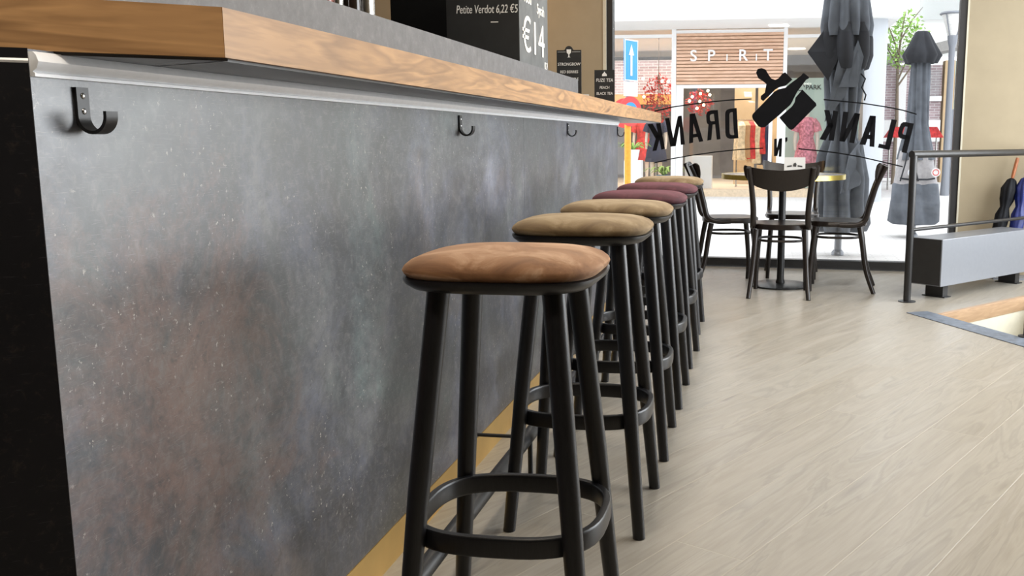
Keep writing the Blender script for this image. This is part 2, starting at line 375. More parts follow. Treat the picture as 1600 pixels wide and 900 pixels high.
def arc(cx, cy, r, a0, a1, n): return [(cx + r * math.cos(a0 + (a1 - a0) * i / n), cy + r * math.sin(a0 + (a1 - a0) * i / n)) for i in range(n + 1)]
def rz(a): return Matrix.Rotation(a, 4, 'Z')
# ---------------------------------------------------------------- the setting
WA = math.radians(-3.56); WM = Matrix.Translation((0, 7.82, 0)) @ rz(WA)      # frame of the glazed front: x along it, y outwards
def wpt(u, y=0): q = WM @ Vector((u, y, 0)); return (q.x, q.y)
# stairwell opening in the floor
C0 = Vector((1.075, 5.84)); D1 = Vector((0.664, 0.748)); D2 = Vector((0.445, -0.895))
HOLE = [C0, C0 + D1 * 1.12, C0 + D1 * 1.12 + D2 * 2.2, C0 + D2 * 2.2]
b = bmesh.new()
def loop(pts, z):
    vs = [b.verts.new((x, y, z)) for x, y in pts]
    return [b.edges.new((vs[i], vs[(i + 1) % len(vs)])) for i in range(len(vs))]
ed = loop([(-4, -3), (3.5, -3), wpt(3.55), wpt(-4.05)], 0) + loop([tuple(p) for p in HOLE], 0)
bmesh.ops.triangle_fill(b, edges=ed, use_beauty=True)
for f in b.faces:
    if f.normal.z < 0: f.normal_flip()
me = bpy.data.meshes.new('floor'); b.to_mesh(me); b.free(); me.materials.append(M['floor'])
fl = bpy.data.objects.new('floor', me); COL.objects.link(fl); struct(fl, 'pale oak plank floor running at a slant to the bar')
# stairwell lining
w = MB()
hp = [tuple(p) for p in HOLE]
for i in range(4):
    a, c = Vector(hp[i]), Vector(hp[(i + 1) % 4]); d = (c - a); L = d.length; ang = math.atan2(d.y, d.x)
    mx = Matrix.Translation((a.x, a.y, 0)) @ rz(ang)
    w.box(0, L, 0.0, 0.08, -2.6, -0.09 if i == 0 else -0.03, mx)
w.box(0.6, 3.4, 3.6, 7.0, -2.65, -2.6)
struct(w.build('wall_stairwell', 'cream', smooth=False), 'cream walls lining the stairwell opening')
n = MB(); mx = Matrix.Translation((C0.x, C0.y, 0)) @ rz(math.atan2(D1.y, D1.x))
n.box(-0.0, 1.12, -0.004, 0.03, -0.09, 0.0015, None, 0.004)
no = n.build('trim_1', 'oak'); no.matrix_world = mx; struct(no, 'oak nosing along the far edge of the stairwell')
s = MB(); s.box(-0.12, 2.2, -0.145, 0.004, -0.04, 0.004, None, 0.003)
st = s.build('trim_2', 'stone'); st.matrix_world = Matrix.Translation((C0.x, C0.y, 0)) @ rz(math.atan2(D2.y, D2.x)); struct(st, 'blue-grey stone strip edging the stairwell')
# walls
f = MB()
f.box(-4.05, -1.302, 0, 0.3, -0.15, 3.0, WM); f.box(1.530, 3.56, 0, 0.3, -0.15, 3.0, WM); f.box(-1.302, 1.530, 0, 0.3, 2.75, 3.0, WM)
f.box(-1.302, 1.530, 0.0, 0.3, -0.15, -0.006, WM)
struct(f.build('wall_front', 'plaster', smooth=False), 'beige plaster wall either side of the shop window')
t = MB(); t.box(-1.302, -1.275, -0.004, 0.02, 0, 2.75, WM); t.box(1.517, 1.530, -0.004, 0.02, 0, 2.75, WM)
struct(t.build('trim_3', 'cream', smooth=False), 'pale corner beads beside the shop window')
f = MB(); f.box(3.5, 3.7, -3, 3.2, 0, 3); f.box(3.5, 3.7, 7.4, 7.65, 0, 3); f.box(3.5, 3.7, 3.2, 7.4, 0, 0.35); f.box(3.5, 3.7, 3.2, 7.4, 2.75, 3)
struct(f.build('wall_right', 'plaster', smooth=False), 'beige right wall with an added window opening')
f = MB(); f.box(-4.2, -4, -3, 8.2, 0, 3)
struct(f.build('wall_left', 'dark_room', smooth=False), 'dark wall behind the bar')
f = MB(); f.box(-4.2, 3.7, -3.2, -3, 0, 3)
struct(f.build('wall_back', 'dark_room', smooth=False), 'dark wall at the back of the room')
f = MB(); f.box(-4.2, 3.7, -3.2, 8.3, 3.0, 3.2)
struct(f.build('ceiling', 'ceiling', smooth=False), 'pale ceiling')
def window_unit(name, mx, x0, x1, z0, z1, st, bottom, label, gm):
    r = bpy.data.objects.new(name, None); COL.objects.link(r); r.matrix_world = mx; struct(r, label)
    f = MB()
    f.box(x0, x0 + st, 0.01, 0.10, z0, z1); f.box(x1 - st, x1, 0.01, 0.10, z0, z1)
    f.box(x0 + st, x1 - st, 0.01, 0.10, z0, z0 + bottom); f.box(x0 + st, x1 - st, 0.01, 0.10, z1 - 0.05, z1)
    o = f.build('window_frame', 'frame', r, smooth=False); o['kind'] = 'structure'
    g = MB(); g.box(x0 + st, x1 - st, 0.052, 0.058, z0 + bottom, z1 - 0.05)
    o = g.build('window_pane', gm, r, smooth=False); o['kind'] = 'structure'
    return r
window_unit('window_1', WM, -1.275, 1.517, -0.004, 2.75, 0.05, 0.074, 'large dark-framed shop window facing the street', 'glass')
window_unit('window_added', Matrix.Translation((3.5, 7.4, 0)) @ rz(-PI / 2), 0, 4.2, 0.35, 2.75, 0.06, 0.07, 'unseen window added in the right wall for light', 'glass')  # added window, out of view, placed to light the bar front

# ---------------------------------------------------------------- street outside
g = MB(); g.box(-30, 30, 8.16, 60, -0.3, -0.1)
struct(g.build('ground', 'pavers', smooth=False), 'pale street paving outside the window')
gr = MB(); rr = random.Random(3)
for i in range(260):
    u = rr.uniform(-1.2, 1.5); y = rr.uniform(0.5, 0.75); q = WM @ Vector((u, y, -0.1)); h = rr.uniform(0.02, 0.06); a = rr.uniform(0, PI)
    dx, dy = math.cos(a) * 0.008, math.sin(a) * 0.008
    v = [gr.b.verts.new((q.x - dx, q.y - dy, -0.1)), gr.b.verts.new((q.x + dx, q.y + dy, -0.1)), gr.b.verts.new((q.x + dy * 2, q.y + dx, -0.1 + h))]
    gr.b.faces.new(v)
tag(gr.build('weeds', 'grass', smooth=False), 'thin line of short green weeds on the paving just outside the window', 'weeds', kind='stuff')

# shop across the street: shell
shop = thing('shop_building', 'white-fronted clothes shop across the street with overhanging upper storey', 'building', (0, 19, -0.1))
SY = 19.0
def sp(name, m, boxes, smooth=False, parent=shop, off=(0, 19, -0.1), bev=0):
    q = MB()
    for x0, x1, y0, y1, z0, z1 in boxes: q.box(x0 - off[0], x1 - off[0], y0 - off[1], y1 - off[1], z0 - off[2], z1 - off[2], None, bev)
    return q.build(name, m, parent, smooth)
sp('upper_wall', 'white_wall', [(-14, 2.36, 17.5, 25.5, 3.12, 8.5)])
sp('post', 'white', [(-1.766, -1.679, 18.97, 19.06, -0.1, 3.12)])
sp('post', 'white', [(0.378, 0.451, 18.97, 19.06, -0.1, 3.12)])
sp('post', 'white', [(-4.9, -4.81, 18.97, 19.06, -0.1, 3.12)])
sp('transom', 'white', [(-4.81, -1.766, 18.98, 19.05, 2.965, 3.03), (-1.679, 0.378, 18.98, 19.05, 3.04, 3.10), (0.451, 2.16, 18.98, 19.05, 2.93, 2.99)])
sp('plinth', 'sand', [(-4.81, -1.77, 18.95, 19.3, -0.1, 0.06), (-1.675, 0.375, 18.95, 19.3, -0.1, 0.04), (0.455, 2.16, 18.95, 19.3, -0.1, 0.06)])
df = sp('door_frame', 'white', [(-1.675, -1.535, 18.98, 19.05, 0.04, 2.0), (-1.675, 0.375, 18.98, 19.05, 2.0, 2.065), (0.13, 0.20, 18.98, 19.05, 0.04, 2.0), (0.29, 0.375, 18.98, 19.05, 0.04, 2.0)])
q = MB()
for k in range(15):
    z = 2.075 + k * 0.0652; q.box(-1.675, 0.374, -0.03, 0.02, z + 0.1, z + 0.050 + 0.1)
q.build('slat_cladding', 'slat_wood', shop, False)
sp('cladding_backing', 'tan_cloth', [(-1.675, 0.374, 19.03, 19.06, 2.07, 3.04)])
sp('glass_pane', 'shop_glass', [(-4.80, -1.77, 19.01, 19.02, 0.06, 2.965)])
sp('glass_pane', 'shop_glass', [(-1.53, 0.13, 19.01, 19.02, 0.04, 2.0)])
sp('glass_pane', 'shop_glass', [(0.455, 2.16, 19.01, 19.02, 0.06, 2.93)])
sp('back_wall', 'shop_wall', [(-6, 2.2, 25.2, 25.4, -0.1, 3.12)])
sp('side_wall', 'shop_wall', [(-6.1, -6, 19.3, 25.2, -0.1, 3.12)])
sp('side_wall', 'shop_wall', [(2.16, 2.22, 19.1, 25.2, -0.1, 3.12)])
sp('interior_floor', 'sand', [(-6, 2.16, 19.3, 25.2, -0.1, 0.0)])
sp('interior_partition', 'shop_beige', [(-0.62, -0.16, 22.0, 22.2, 0, 3.1)])
sp('interior_partition', 'shop_beige', [(-0.10, 0.36, 23.0, 23.2, 0, 3.1)])
mp_ = sp('display_backdrop', 'mint', [(0.47, 1.95, 20.2, 20.25, 0.0, 2.25)])
sp('brick_reflection', 'brick', [(-5.5, -1.9, 23.5, 23.7, 2.0, 2.9)])  # solid band standing in for brickwork reflected in the left pane
sp('interior_beam', 'orange_light', [(-4.0, -1.85, 21.4, 21.6, 1.78, 2.0)])
cl = MB(); cl.lathe([(0.19, 0), (0.19, 3.22)], 32, (1.985, -1.05, 0)); cl.build('round_column', 'column', shop)
area('shop_ceiling_light', (-1.0, 21.6, 3.05), (0, 0, 0), 6, 3, 260, (1, 0.93, 0.84))
# shop name on the slats
sg = thing('shop_sign', 'silver stencil letters spelling SPIRIT on slatted wood above the shop door', 'sign', (-0.65, 18.965, 2.5))
for ch, x, z, s_, sx in (('S', -0.69, 0.015, 0.30, 1.0), ('P', -0.35, 0.015, 0.30, 1.0), ('I', -0.045, 0.015, 0.17, 1.0), ('R', 0.26, 0.015, 0.30, 1.0), ('I', 0.515, 0.015, 0.17, 1.0), ('T', 0.735, 0.015, 0.30, 1.0)):
    text_mesh('letter', ch, s_, 'white', sg, (x, 0, z), (PI / 2, 0, 0), 0.02, sx, offset=0.004)
pk = text_mesh('shop_window_lettering', 'PARK', 0.13, 'frame', None, (1.02, 20.19, 2.02), (PI / 2, 0, 0), 0.003, 1.0, offset=0.002)
q = MB(); q.tube([(x - 0.26, 0.05 + z * 1.0, 0) for x, z in arc(0, 0, 0.075, 0, 2 * PI * 0.85, 20)], 0.008, 6); rg = q.build('ring_mark', 'frame', pk)
tag(pk, 'small dark PARK lettering on the mint wall in the shop window', 'lettering')
# red blossom lights
def blossom(name, label, x, y, z, rx, rzz, n, seed):
    r_ = random.Random(seed); t = thing(name, label, 'decoration', (x, y, z), 0, 'red blossom lights')
    q = MB()
    for i in range(n):
        a, e, d = r_.uniform(0, 2 * PI), r_.uniform(-1, 1), r_.uniform(0.3, 1) ** 0.6
        c = Vector((math.cos(a) * math.sqrt(1 - e * e) * rx * d, math.sin(a) * math.sqrt(1 - e * e) * rx * d, e * rzz * d)); s_ = r_.uniform(0.03, 0.06)
        m_ = Matrix.Translation(c) @ Matrix.Rotation(r_.uniform(0, PI), 4, Vector((r_.random(), r_.random(), r_.random() + .1)).normalized())
        vs = [q.b.verts.new(m_ @ Vector(p)) for p in ((-s_, 0, 0), (0, -s_ * .6, 0), (s_, 0, 0), (0, s_ * .6, 0))]; q.b.faces.new(vs)
    q.build('blossom', 'red_leaf', t, False)
    q = MB()
    for i in range(9):
        a = r_.uniform(0, 2 * PI); d = r_.uniform(0.2, 0.9); q.tube([(0, 0, rzz), (math.cos(a) * rx * d * .6, math.sin(a) * rx * d * .6, 0), (math.cos(a) * rx * d, math.sin(a) * rx * d, -rzz * r_.uniform(.2, .9))], 0.006, 5)
    q.tube([(0, 0, rzz), (0, 0, 3.12 - z)], 0.008, 5)
    q.build('branch', 'bark', t)
    for i in range(8):
        a, e = r_.uniform(0, 2 * PI), r_.uniform(-0.6, 0.9); q = MB()
        q.ball((math.cos(a) * rx * 0.95, -abs(math.sin(a)) * rx * 0.95, e * rzz), 0.032, 1); q.build('bulb', 'bulb', t)
blossom('blossom_light', 'red blossom branches with glowing bulbs hanging behind the left shop pane', -2.15, 20.2, 1.86, 0.36, 0.5, 420, 1)
blossom('blossom_light', 'red blossom branches with glowing bulbs hanging at top of the shop doorway', -1.30, 20.2, 1.78, 0.28, 0.28, 300, 2)
# shop displays
q = MB(); q.box(-0.27, 0.27, -0.2, 0.2, 0, 0.68, None, 0.01); tag(q.build('display_plinth', 'white', None, loc=(-1.26, 19.75, 0.0)), 'white box plinth standing inside the shop door at left', 'plinth')
q = MB(); q.box(-0.16, 0.16, -0.2, 0.2, 0, 0.72, None, 0.01); tag(q.build('planter_box', 'white', None, loc=(-2.42, 18.3, -0.1)), 'white planter box standing on the street by the traffic sign', 'planter')
def mannequin(name, label, x, y, dress, sc=1.0):
    t = thing(name, label, 'mannequin', (x, y, 0.0))
    q = MB()
    q.lathe([(0.16, 0), (0.16, 0.015), (0.012, 0.02), (0.012, 0.75)], 20)
    q.build('stand', 'steel', t)
    q = MB()
    q.lathe([(0.0, 0.70), (0.14, 0.72), (0.165, 0.85), (0.12, 1.05), (0.15, 1.25), (0.155, 1.35), (0.10, 1.43), (0.05, 1.46), (0.045, 1.55), (0.0, 1.56)], 20, fn=lambda th, z: 1 - 0.25 * abs(math.sin(th)))
    for sgn in (-1, 1):
        q.tube([(sgn * 0.15, 0, 1.38), (sgn * 0.20, 0.0, 1.20), (sgn * 0.22, -0.02, 1.0), (sgn * 0.21, -0.05, 0.80)], [0.045, 0.038, 0.032, 0.022], 8)
        q.tube([(sgn * 0.08, 0, 0.75), (sgn * 0.085, 0, 0.45), (sgn * 0.09, 0, 0.06)], [0.07, 0.05, 0.03], 8)
    q.build('body', 'skin', t)
    q = MB()
    q.lathe([(0.245, 0.52), (0.25, 0.53), (0.215, 0.75), (0.175, 0.92), (0.135, 1.05), (0.165, 1.2), (0.172, 1.34), (0.13, 1.43), (0.10, 1.45)], 40, fn=lambda th, z: (1 - 0.2 * abs(math.sin(th))) * (1 + 0.05 * math.sin(th * 9) * max(0, 1.0 - z)))
    for sgn in (-1, 1): q.tube([(sgn * 0.12, 0, 1.40), (sgn * 0.19, 0, 1.30), (sgn * 0.225, 0, 1.17)], [0.065, 0.075, 0.08], 10)
    q.build('dress', dress, t)
    return t
mannequin('mannequin', 'headless mannequin in a pink patterned dress in the shop window', 0.88, 19.55, 'pink')
mannequin('mannequin', 'mannequin in a navy garment standing behind left shop pane', -2.30, 21.2, 'navy_cloth')
mannequin('mannequin', 'mannequin in a red garment far back behind left shop pane', -2.75, 22.5, 'red_cloth')
rk = thing('clothes_rack', 'steel clothes rack holding garments inside the shop doorway', 'rack', (-0.17, 21.0, 0.0))
q = MB(); q.tube([(-0.36, 0, 1.42), (0.36, 0, 1.42)], 0.012, 8); q.build('rail', 'steel', rk)
for sx in (-0.36, 0.36): q = MB(); q.tube([(sx, 0, 0), (sx, 0, 1.43)], 0.014, 8); q.box(sx - 0.02, sx + 0.02, -0.25, 0.25, 0, 0.02); q.build('upright', 'steel', rk)
for k, (mm, nm, h) in enumerate([('cream_cloth', 'cream', 0.85), ('tan_cloth', 'tan', 0.80), ('red_cloth', 'red', 0.82), ('cream_cloth', 'pale', 0.92), ('red_cloth', 'bright red', 0.72), ('navy_cloth', 'navy', 0.95)]):
    x = -0.28 + k * 0.105; t = thing('garment', ['cream garment at the left end of the shop rack', 'tan garment second from the left on the shop rack', 'red garment hanging between the tan and pale ones', 'pale garment hanging between the two red ones', 'bright red garment second from right on the shop rack', 'navy garment at the right end of the shop rack'][k], 'garment', (-0.17 + x, 21.0, 1.42 - h), 0.5, 'garments on the shop rack')
    q = MB(); q.lathe([(0.20, 0), (0.21, 0.02), (0.17, h * 0.5), (0.19, h * 0.86), (0.10, h * 0.95), (0.04, h * 0.97)], 24, fn=lambda th, z: (1 if abs(math.cos(th)) > 2 else 0.25 + 0.75 * abs(math.sin(th))) * (1 + 0.08 * math.sin(th * 7)))
    q.build('cloth', mm, t)
    q = MB(); q.tube([(0, 0, h - 0.04)] + [(0, 0.03 * math.sin(a), h + 0.0 - 0.0 + 0.012 * (1 - math.cos(a))) for a in (0.3, 0.9, 1.6, 2.4)], 0.004, 6); q.build('hanger_hook', 'steel', t)
# potted plants behind left pane
def potplant(label, x, y, z, s_, potm, seed):
    r_ = random.Random(seed); t = thing('potted_plant', label, 'plant', (x, y, z))
    q = MB(); q.lathe([(0.10 * s_, 0), (0.15 * s_, 0.28 * s_), (0.13 * s_, 0.28 * s_), (0.12 * s_, 0.24 * s_)], 20); q.build('pot', potm, t)
    q = MB()
    for i in range(26):
        a = r_.uniform(0, 2 * PI); L = r_.uniform(0.3, 0.6) * s_; pts = []
        for k in range(7):
            u = k / 6; pts.append(Vector((math.cos(a) * L * u, math.sin(a) * L * u, 0.25 * s_ + L * 1.2 * u - L * 1.0 * u * u)))
        for k in range(6):
            wd = 0.03 * s_ * math.sin(PI * (k + .3) / 7); wd2 = 0.03 * s_ * math.sin(PI * (k + 1.3) / 7); sd = Vector((-math.sin(a), math.cos(a), 0))
            q.b.faces.new([q.b.verts.new(p) for p in (pts[k] - sd * wd, pts[k] + sd * wd, pts[k + 1] + sd * wd2, pts[k + 1] - sd * wd2)])
    q.build('foliage', 'leaf', t, False)
potplant('green arching plant in a blue pot behind the left shop pane', -2.0, 19.9, 0.0, 1.0, 'blue_box', 5)
potplant('green arching plant in the white planter by the traffic sign', -2.42, 18.3, 0.6, 0.8, 'white', 9)

# building further right
rb = thing('street_corner_building', 'brick and white corner building further along the street at right', 'building', (5.5, 26, -0.1))
def rp(name, m, boxes, bev=0): return sp(name, m, boxes, False, rb, (5.5, 26, -0.1), bev)
rp('upper_wall', 'white_wall', [(2.2, 14, 27.2, 30, 3.4, 9)])
rp('upper_window', 'shop_glass', [(4.1, 6.0, 27.1, 27.16, 4.15, 5.3)])
rp('brick_wall', 'brick', [(2.6, 4.55, 26, 26.3, 0.0, 2.9)])
rp('sill_band', 'white', [(3.75, 4.55, 25.9, 25.99, 1.98, 2.1), (2.6, 4.55, 25.9, 25.99, 0.95, 1.5)])
rp('window', 'shop_glass', [(3.95, 4.5, 25.93, 25.99, 2.11, 2.75)])
rp('pillar', 'shop_beige', [(4.6, 4.85, 25.9, 26.3, -0.1, 3.0)])
rp('pillar', 'white', [(3.45, 3.65, 25.8, 25.9, 0.0, 2.7)])
rp('shop_front', 'mint', [(4.86, 8.5, 26.1, 26.3, -0.1, 3.0)])
rp('fascia', 'white', [(4.86, 8.5, 25.9, 26.05, 2.0, 2.6)])
q = MB()
q.prism([(2.4, 2.75), (9.0, 4.2), (9.0, 4.55), (2.4, 2.95)], -1.4, 0.3, Matrix.Translation((-5.5, 0, 0.1)) @ Matrix.Rotation(PI / 2, 4, 'X') ); q.build('canopy_roof', 'grey_roof', rb, False)
# red awning stall glimpsed at right
aw = thing('market_awning', 'red awning glimpsed low behind the far folded parasol', 'awning', (3.3, 22, -0.1))
q = MB(); q.prism([(-0.6, 1.15), (0.6, 1.15), (0.45, 1.38), (-0.45, 1.38)], -0.3, 0.3, Matrix.Rotation(PI / 2, 4, 'X')); q.build('awning_cloth', 'red_cloth', aw, False)
for sx in (-0.5, 0.5): q = MB(); q.tube([(sx, 0, 0), (sx, 0, 1.2)], 0.02, 8); q.build('post', 'steel', aw)
# street lamp
lp = thing('street_lamp', 'pale grey street lamp with a funnel lantern beside right window frame', 'street lamp', (3.66, 20, -0.1))
q = MB(); q.lathe([(0.09, 0), (0.07, 0.4), (0.06, 2.9), (0.09, 3.0), (0.10, 3.12), (0.05, 3.14)], 20); q.build('pole', 'silver', lp)
q = MB(); q.lathe([(0.07, 3.10), (0.09, 3.13), (0.22, 3.52), (0.20, 3.52), (0.06, 3.14)], 24); q.build('lantern_funnel', 'lamp_glass', lp)
q = MB()
for k in range(4):
    a = PI / 4 + k * PI / 2; q.tube([(0.09 * math.cos(a), 0.09 * math.sin(a), 3.1), (0.25 * math.cos(a), 0.25 * math.sin(a), 3.56)], 0.012, 6)
q.build('lantern_rib', 'silver', lp)
q = MB(); q.lathe([(0.0, 3.60), (0.25, 3.57), (0.27, 3.54), (0.25, 3.52), (0.0, 3.52)], 24); q.build('lantern_cap', 'silver', lp)
ub = MB(); ub.box(-0.2, 0.2, -0.15, 0.15, 0, 1.72, None, 0.02); tag(ub.build('utility_cabinet', 'silver', None, loc=(3.95, 20.6, -0.1)), 'pale grey utility cabinet on the street beside the street lamp', 'cabinet')
# tree
tr = thing('street_tree', 'young tree with fresh green leaves right of the white round column', 'tree', (3.25, 24.6, -0.1))
q = MB(); q.tube([(0, 0, 0), (0.03, 0, 1.6), (0, 0.05, 3.0), (0.1, 0, 4.0)], [0.05, 0.045, 0.03, 0.012], 10)
for k in range(8):
    a = k * 0.8; q.tube([(0.02, 0, 2.4 + k * 0.15), (0.35 * math.cos(a), 0.35 * math.sin(a), 2.9 + k * 0.15), (0.6 * math.cos(a), 0.6 * math.sin(a), 3.3 + k * 0.13)], [0.025, 0.015, 0.006], 6)
q.build('trunk', 'bark', tr)
q = MB(); r_ = random.Random(11)
for i in range(900):
    a, e, d = r_.uniform(0, 2 * PI), r_.uniform(-1, 1), r_.uniform(0.2, 1) ** 0.5; k = math.sqrt(1 - e * e)
    c = Vector((0.1 + math.cos(a) * k * 0.62 * d, math.sin(a) * k * 0.62 * d, 3.5 + e * 0.72 * d)); s_ = r_.uniform(0.03, 0.06)
    m_ = Matrix.Translation(c) @ Matrix.Rotation(r_.uniform(0, 2 * PI), 4, Vector((r_.uniform(-1, 1), r_.uniform(-1, 1), r_.uniform(-1, 1) + .01)).normalized())
    q.b.faces.new([q.b.verts.new(m_ @ Vector(p_)) for p_ in ((-s_, 0, 0), (0, -s_ * .6, 0), (s_, 0, 0), (0, s_ * .6, 0))])
q.build('foliage', 'leaf', tr, False)

# traffic sign
ts = thing('traffic_sign_post', 'orange traffic sign post carrying a blue one-way arrow plate', 'traffic sign', (-1.80, 13, -0.1))
q = MB(); q.lathe([(0.045, 0), (0.045, 1.42)], 16); q.build('post_sleeve', 'orange', ts)
q = MB(); q.lathe([(0.03, 1.42), (0.03, 2.44)], 16); q.build('pole', 'silver', ts)
RS = rz(math.radians(64))
def plate(name, m, x0, x1, z0, z1, y0, y1, par=ts): q = MB(); q.box(x0, x1, y0, y1, z0, z1, RS, 0.004); return q.build(name, m, par, True)
pl = plate('blue_plate', 'sign_blue', -0.16, 0.16, 1.90, 2.44, -0.055, -0.04)
q = MB(); q.prism([(-0.022, 1.97), (0.022, 1.97), (0.022, 2.24), (0.06, 2.24), (0, 2.38), (-0.06, 2.24), (-0.022, 2.24)], 0.056, 0.060, RS @ Matrix.Rotation(PI / 2, 4, 'X')); q.build('arrow', 'white', pl, False)
q = MB()
for x0, x1, z0, z1 in ((-0.16, 0.16, 2.425, 2.44), (-0.16, 0.16, 1.90, 1.915), (-0.16, -0.145, 1.915, 2.425), (0.145, 0.16, 1.915, 2.425)): q.box(x0, x1, -0.059, -0.0545, z0, z1, RS)
q.build('border', 'white', pl, False)
plate('white_plate', 'white', -0.16, 0.16, 1.70, 1.89, -0.055, -0.04)
def disc(name, m, r, z, y0, y1, mx): q = MB(); q.prism(arc(0, z, r, 0, 2 * PI * 31 / 32, 31), -y1, -y0, mx @ Matrix.Rotation(PI / 2, 4, 'X')); return q.build(name, m, ts, False)
RD = rz(math.radians(50))
disc('round_sign', 'sign_red', 0.20, 1.50, -0.058, -0.046, RD); disc('round_sign_centre', 'sign_blue', 0.12, 1.50, -0.062, -0.0585, RD)
RE = Matrix.Translation((-0.06, 0.12, 0)) @ rz(math.radians(-20))
disc('round_sign', 'sign_red', 0.20, 1.48, -0.012, 0.0, RE)
q = MB(); q.box(-0.13, 0.13, -0.018, -0.0125, 1.455, 1.515, RE); q.build('white_bar', 'white', ts, False)

# folded parasols on the street
def parasol(name, label, loc, H, upper, lower, zs, seed, spur=False):
    t = thing(name, label, 'parasol', loc)
    q = MB(); q.lathe([(0.06, 0), (0.06, 0.03), (0.045, 0.05), (0.035, 0.06), (0.03, H)], 24); q.build('pole', 'silver', t)
    return t
p1 = parasol('folded_parasol', 'tall grey folded parasol close outside the window, with drooping pleated canvas', (0.77, 9.6, -0.1), 2.9, None, None, None, 1)
ph = random.Random(4)
q = MB()
def pleat(nf, amp, ph0): return lambda th, z: 1 + amp * (abs(math.sin(nf * th / 2 + ph0 + z * 0.9)) - 0.5) + 0.06 * math.sin(3 * th + z * 4)
q.lathe([(0.06, 3.05), (0.13, 2.9), (0.17, 2.6), (0.20, 2.4), (0.225, 2.2), (0.215, 2.1)], 96, fn=pleat(12, 0.22, 0.4)); q.build('canopy_top', 'canopy', p1, angle=60)
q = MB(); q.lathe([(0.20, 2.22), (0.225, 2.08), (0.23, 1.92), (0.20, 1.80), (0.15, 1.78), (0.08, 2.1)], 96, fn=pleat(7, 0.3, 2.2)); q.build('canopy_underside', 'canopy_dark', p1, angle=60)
q = MB(); q.lathe([(0.10, 2.05), (0.14, 1.9), (0.165, 1.7), (0.15, 1.5), (0.125, 1.3), (0.13, 1.15), (0.19, 0.98), (0.225, 0.75), (0.22, 0.55), (0.245, 0.32), (0.22, 0.24), (0.10, 0.40)], 96, fn=pleat(9, 0.42, 1.1)); q.build('canopy_drape', 'canopy', p1, angle=60)
def flap(pts, m, nm, par, th=0.006):
    q = MB(); c = sum((Vector(p_) for p_ in pts), Vector()) / len(pts)
    nrm = (Vector(pts[1]) - Vector(pts[0])).cross(Vector(pts[2]) - Vector(pts[0])).normalized() * th
    a = [q.b.verts.new(Vector(p_)) for p_ in pts]; bb = [q.b.verts.new(Vector(p_) + nrm) for p_ in pts]
    q.b.faces.new(a); q.b.faces.new(bb[::-1])
    for i in range(len(pts)): q.b.faces.new((a[i], a[(i + 1) % len(pts)], bb[(i + 1) % len(pts)], bb[i]))
    return q.build(nm, m, par, False)
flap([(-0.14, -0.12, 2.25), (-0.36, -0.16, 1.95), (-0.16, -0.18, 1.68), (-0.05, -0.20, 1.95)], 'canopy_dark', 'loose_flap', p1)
flap([(-0.02, -0.19, 2.1), (-0.10, -0.22, 1.75), (-0.18, -0.18, 1.30), (0.0, -0.21, 1.55), (0.10, -0.20, 1.95)], 'canopy', 'loose_flap', p1)
flap([(0.10, -0.20, 2.05), (-0.06, -0.22, 1.62), (0.11, -0.19, 1.62), (0.16, -0.17, 1.9)], 'canopy', 'loose_flap', p1)
flap([(0.18, -0.1, 1.15), (0.05, -0.24, 0.98), (-0.02, -0.26, 0.62), (0.16, -0.22, 0.70), (0.23, -0.12, 0.85)], 'canopy', 'loose_flap', p1)
q = MB(); q.tube([(0.15, -0.1, 1.75), (0.19, -0.12, 1.70), (0.16, -0.12, 1.62), (0.20, -0.12, 1.55), (0.19, -0.11, 1.5)], 0.008, 6); q.build('tie_strap', 'canopy_dark', p1)
p2 = parasol('folded_parasol', 'folded parasol further away with dark cap and skirted lower cover near right window frame', (1.77, 11.5, -0.1), 2.2, None, None, None, 2)
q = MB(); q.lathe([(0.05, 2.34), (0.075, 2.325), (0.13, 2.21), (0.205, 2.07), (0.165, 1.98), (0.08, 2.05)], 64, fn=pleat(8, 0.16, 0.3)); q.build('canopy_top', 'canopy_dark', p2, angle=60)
q = MB(); q.lathe([(0.09, 2.08), (0.10, 1.8), (0.105, 1.5), (0.11, 1.3), (0.15, 1.1), (0.19, 0.9), (0.10, 0.95)], 64, fn=pleat(8, 0.3, 0.8)); q.build('canopy_drape', 'canopy', p2, angle=60)
q = MB(); q.lathe([(0.17, 1.0), (0.20, 0.85), (0.235, 0.65), (0.24, 0.62)], 48, fn=pleat(6, 0.12, 0.2)); q.build('cover_band', 'grey_band', p2, angle=60)
q = MB(); q.lathe([(0.20, 0.66), (0.245, 0.62), (0.27, 0.40), (0.28, 0.18), (0.25, 0.16), (0.1, 0.3)], 48, fn=pleat(6, 0.2, 0.2)); q.build('cover_skirt', 'canopy', p2, angle=60)
for ax, z in ((-0.075, 0.76), (0.19, 0.76)):
    q = MB(); mm_ = Matrix.Translation((ax, -0.262 if ax < 0.1 else -0.22, z)) @ Matrix.Rotation(PI / 2, 4, 'X'); q.prism(arc(0, 0, 0.05, 0, 2 * PI * 23 / 24, 23), -0.002, 0.002, mm_)
    e_ = q.build('round_badge', 'white', p2, False)
    q = MB(); q.tube([Vector(mm_ @ Vector((x, y, 0.004))) for x, y in arc(0, 0, 0.032, 0, 2 * PI * 23 / 24, 23)], 0.004, 6, True); q.build('badge_ring', 'sign_blue' if ax < 0 else 'sign_red', e_)
q = MB()
for s_ in (-1, 1): q.tube([(s_ * 0.02 - 0.1, -0.16, 0.98), (-0.1 + s_ * 0.05, -0.215, 0.85), (-0.1 + s_ * 0.10, -0.24, 0.66)], 0.008, 6)
q.tube([(-0.19, -0.16, 0.69), (-0.1, -0.235, 0.68), (0.1, -0.235, 0.68), (0.19, -0.16, 0.69)], 0.01, 6); q.build('strap', 'canopy_dark', p2)
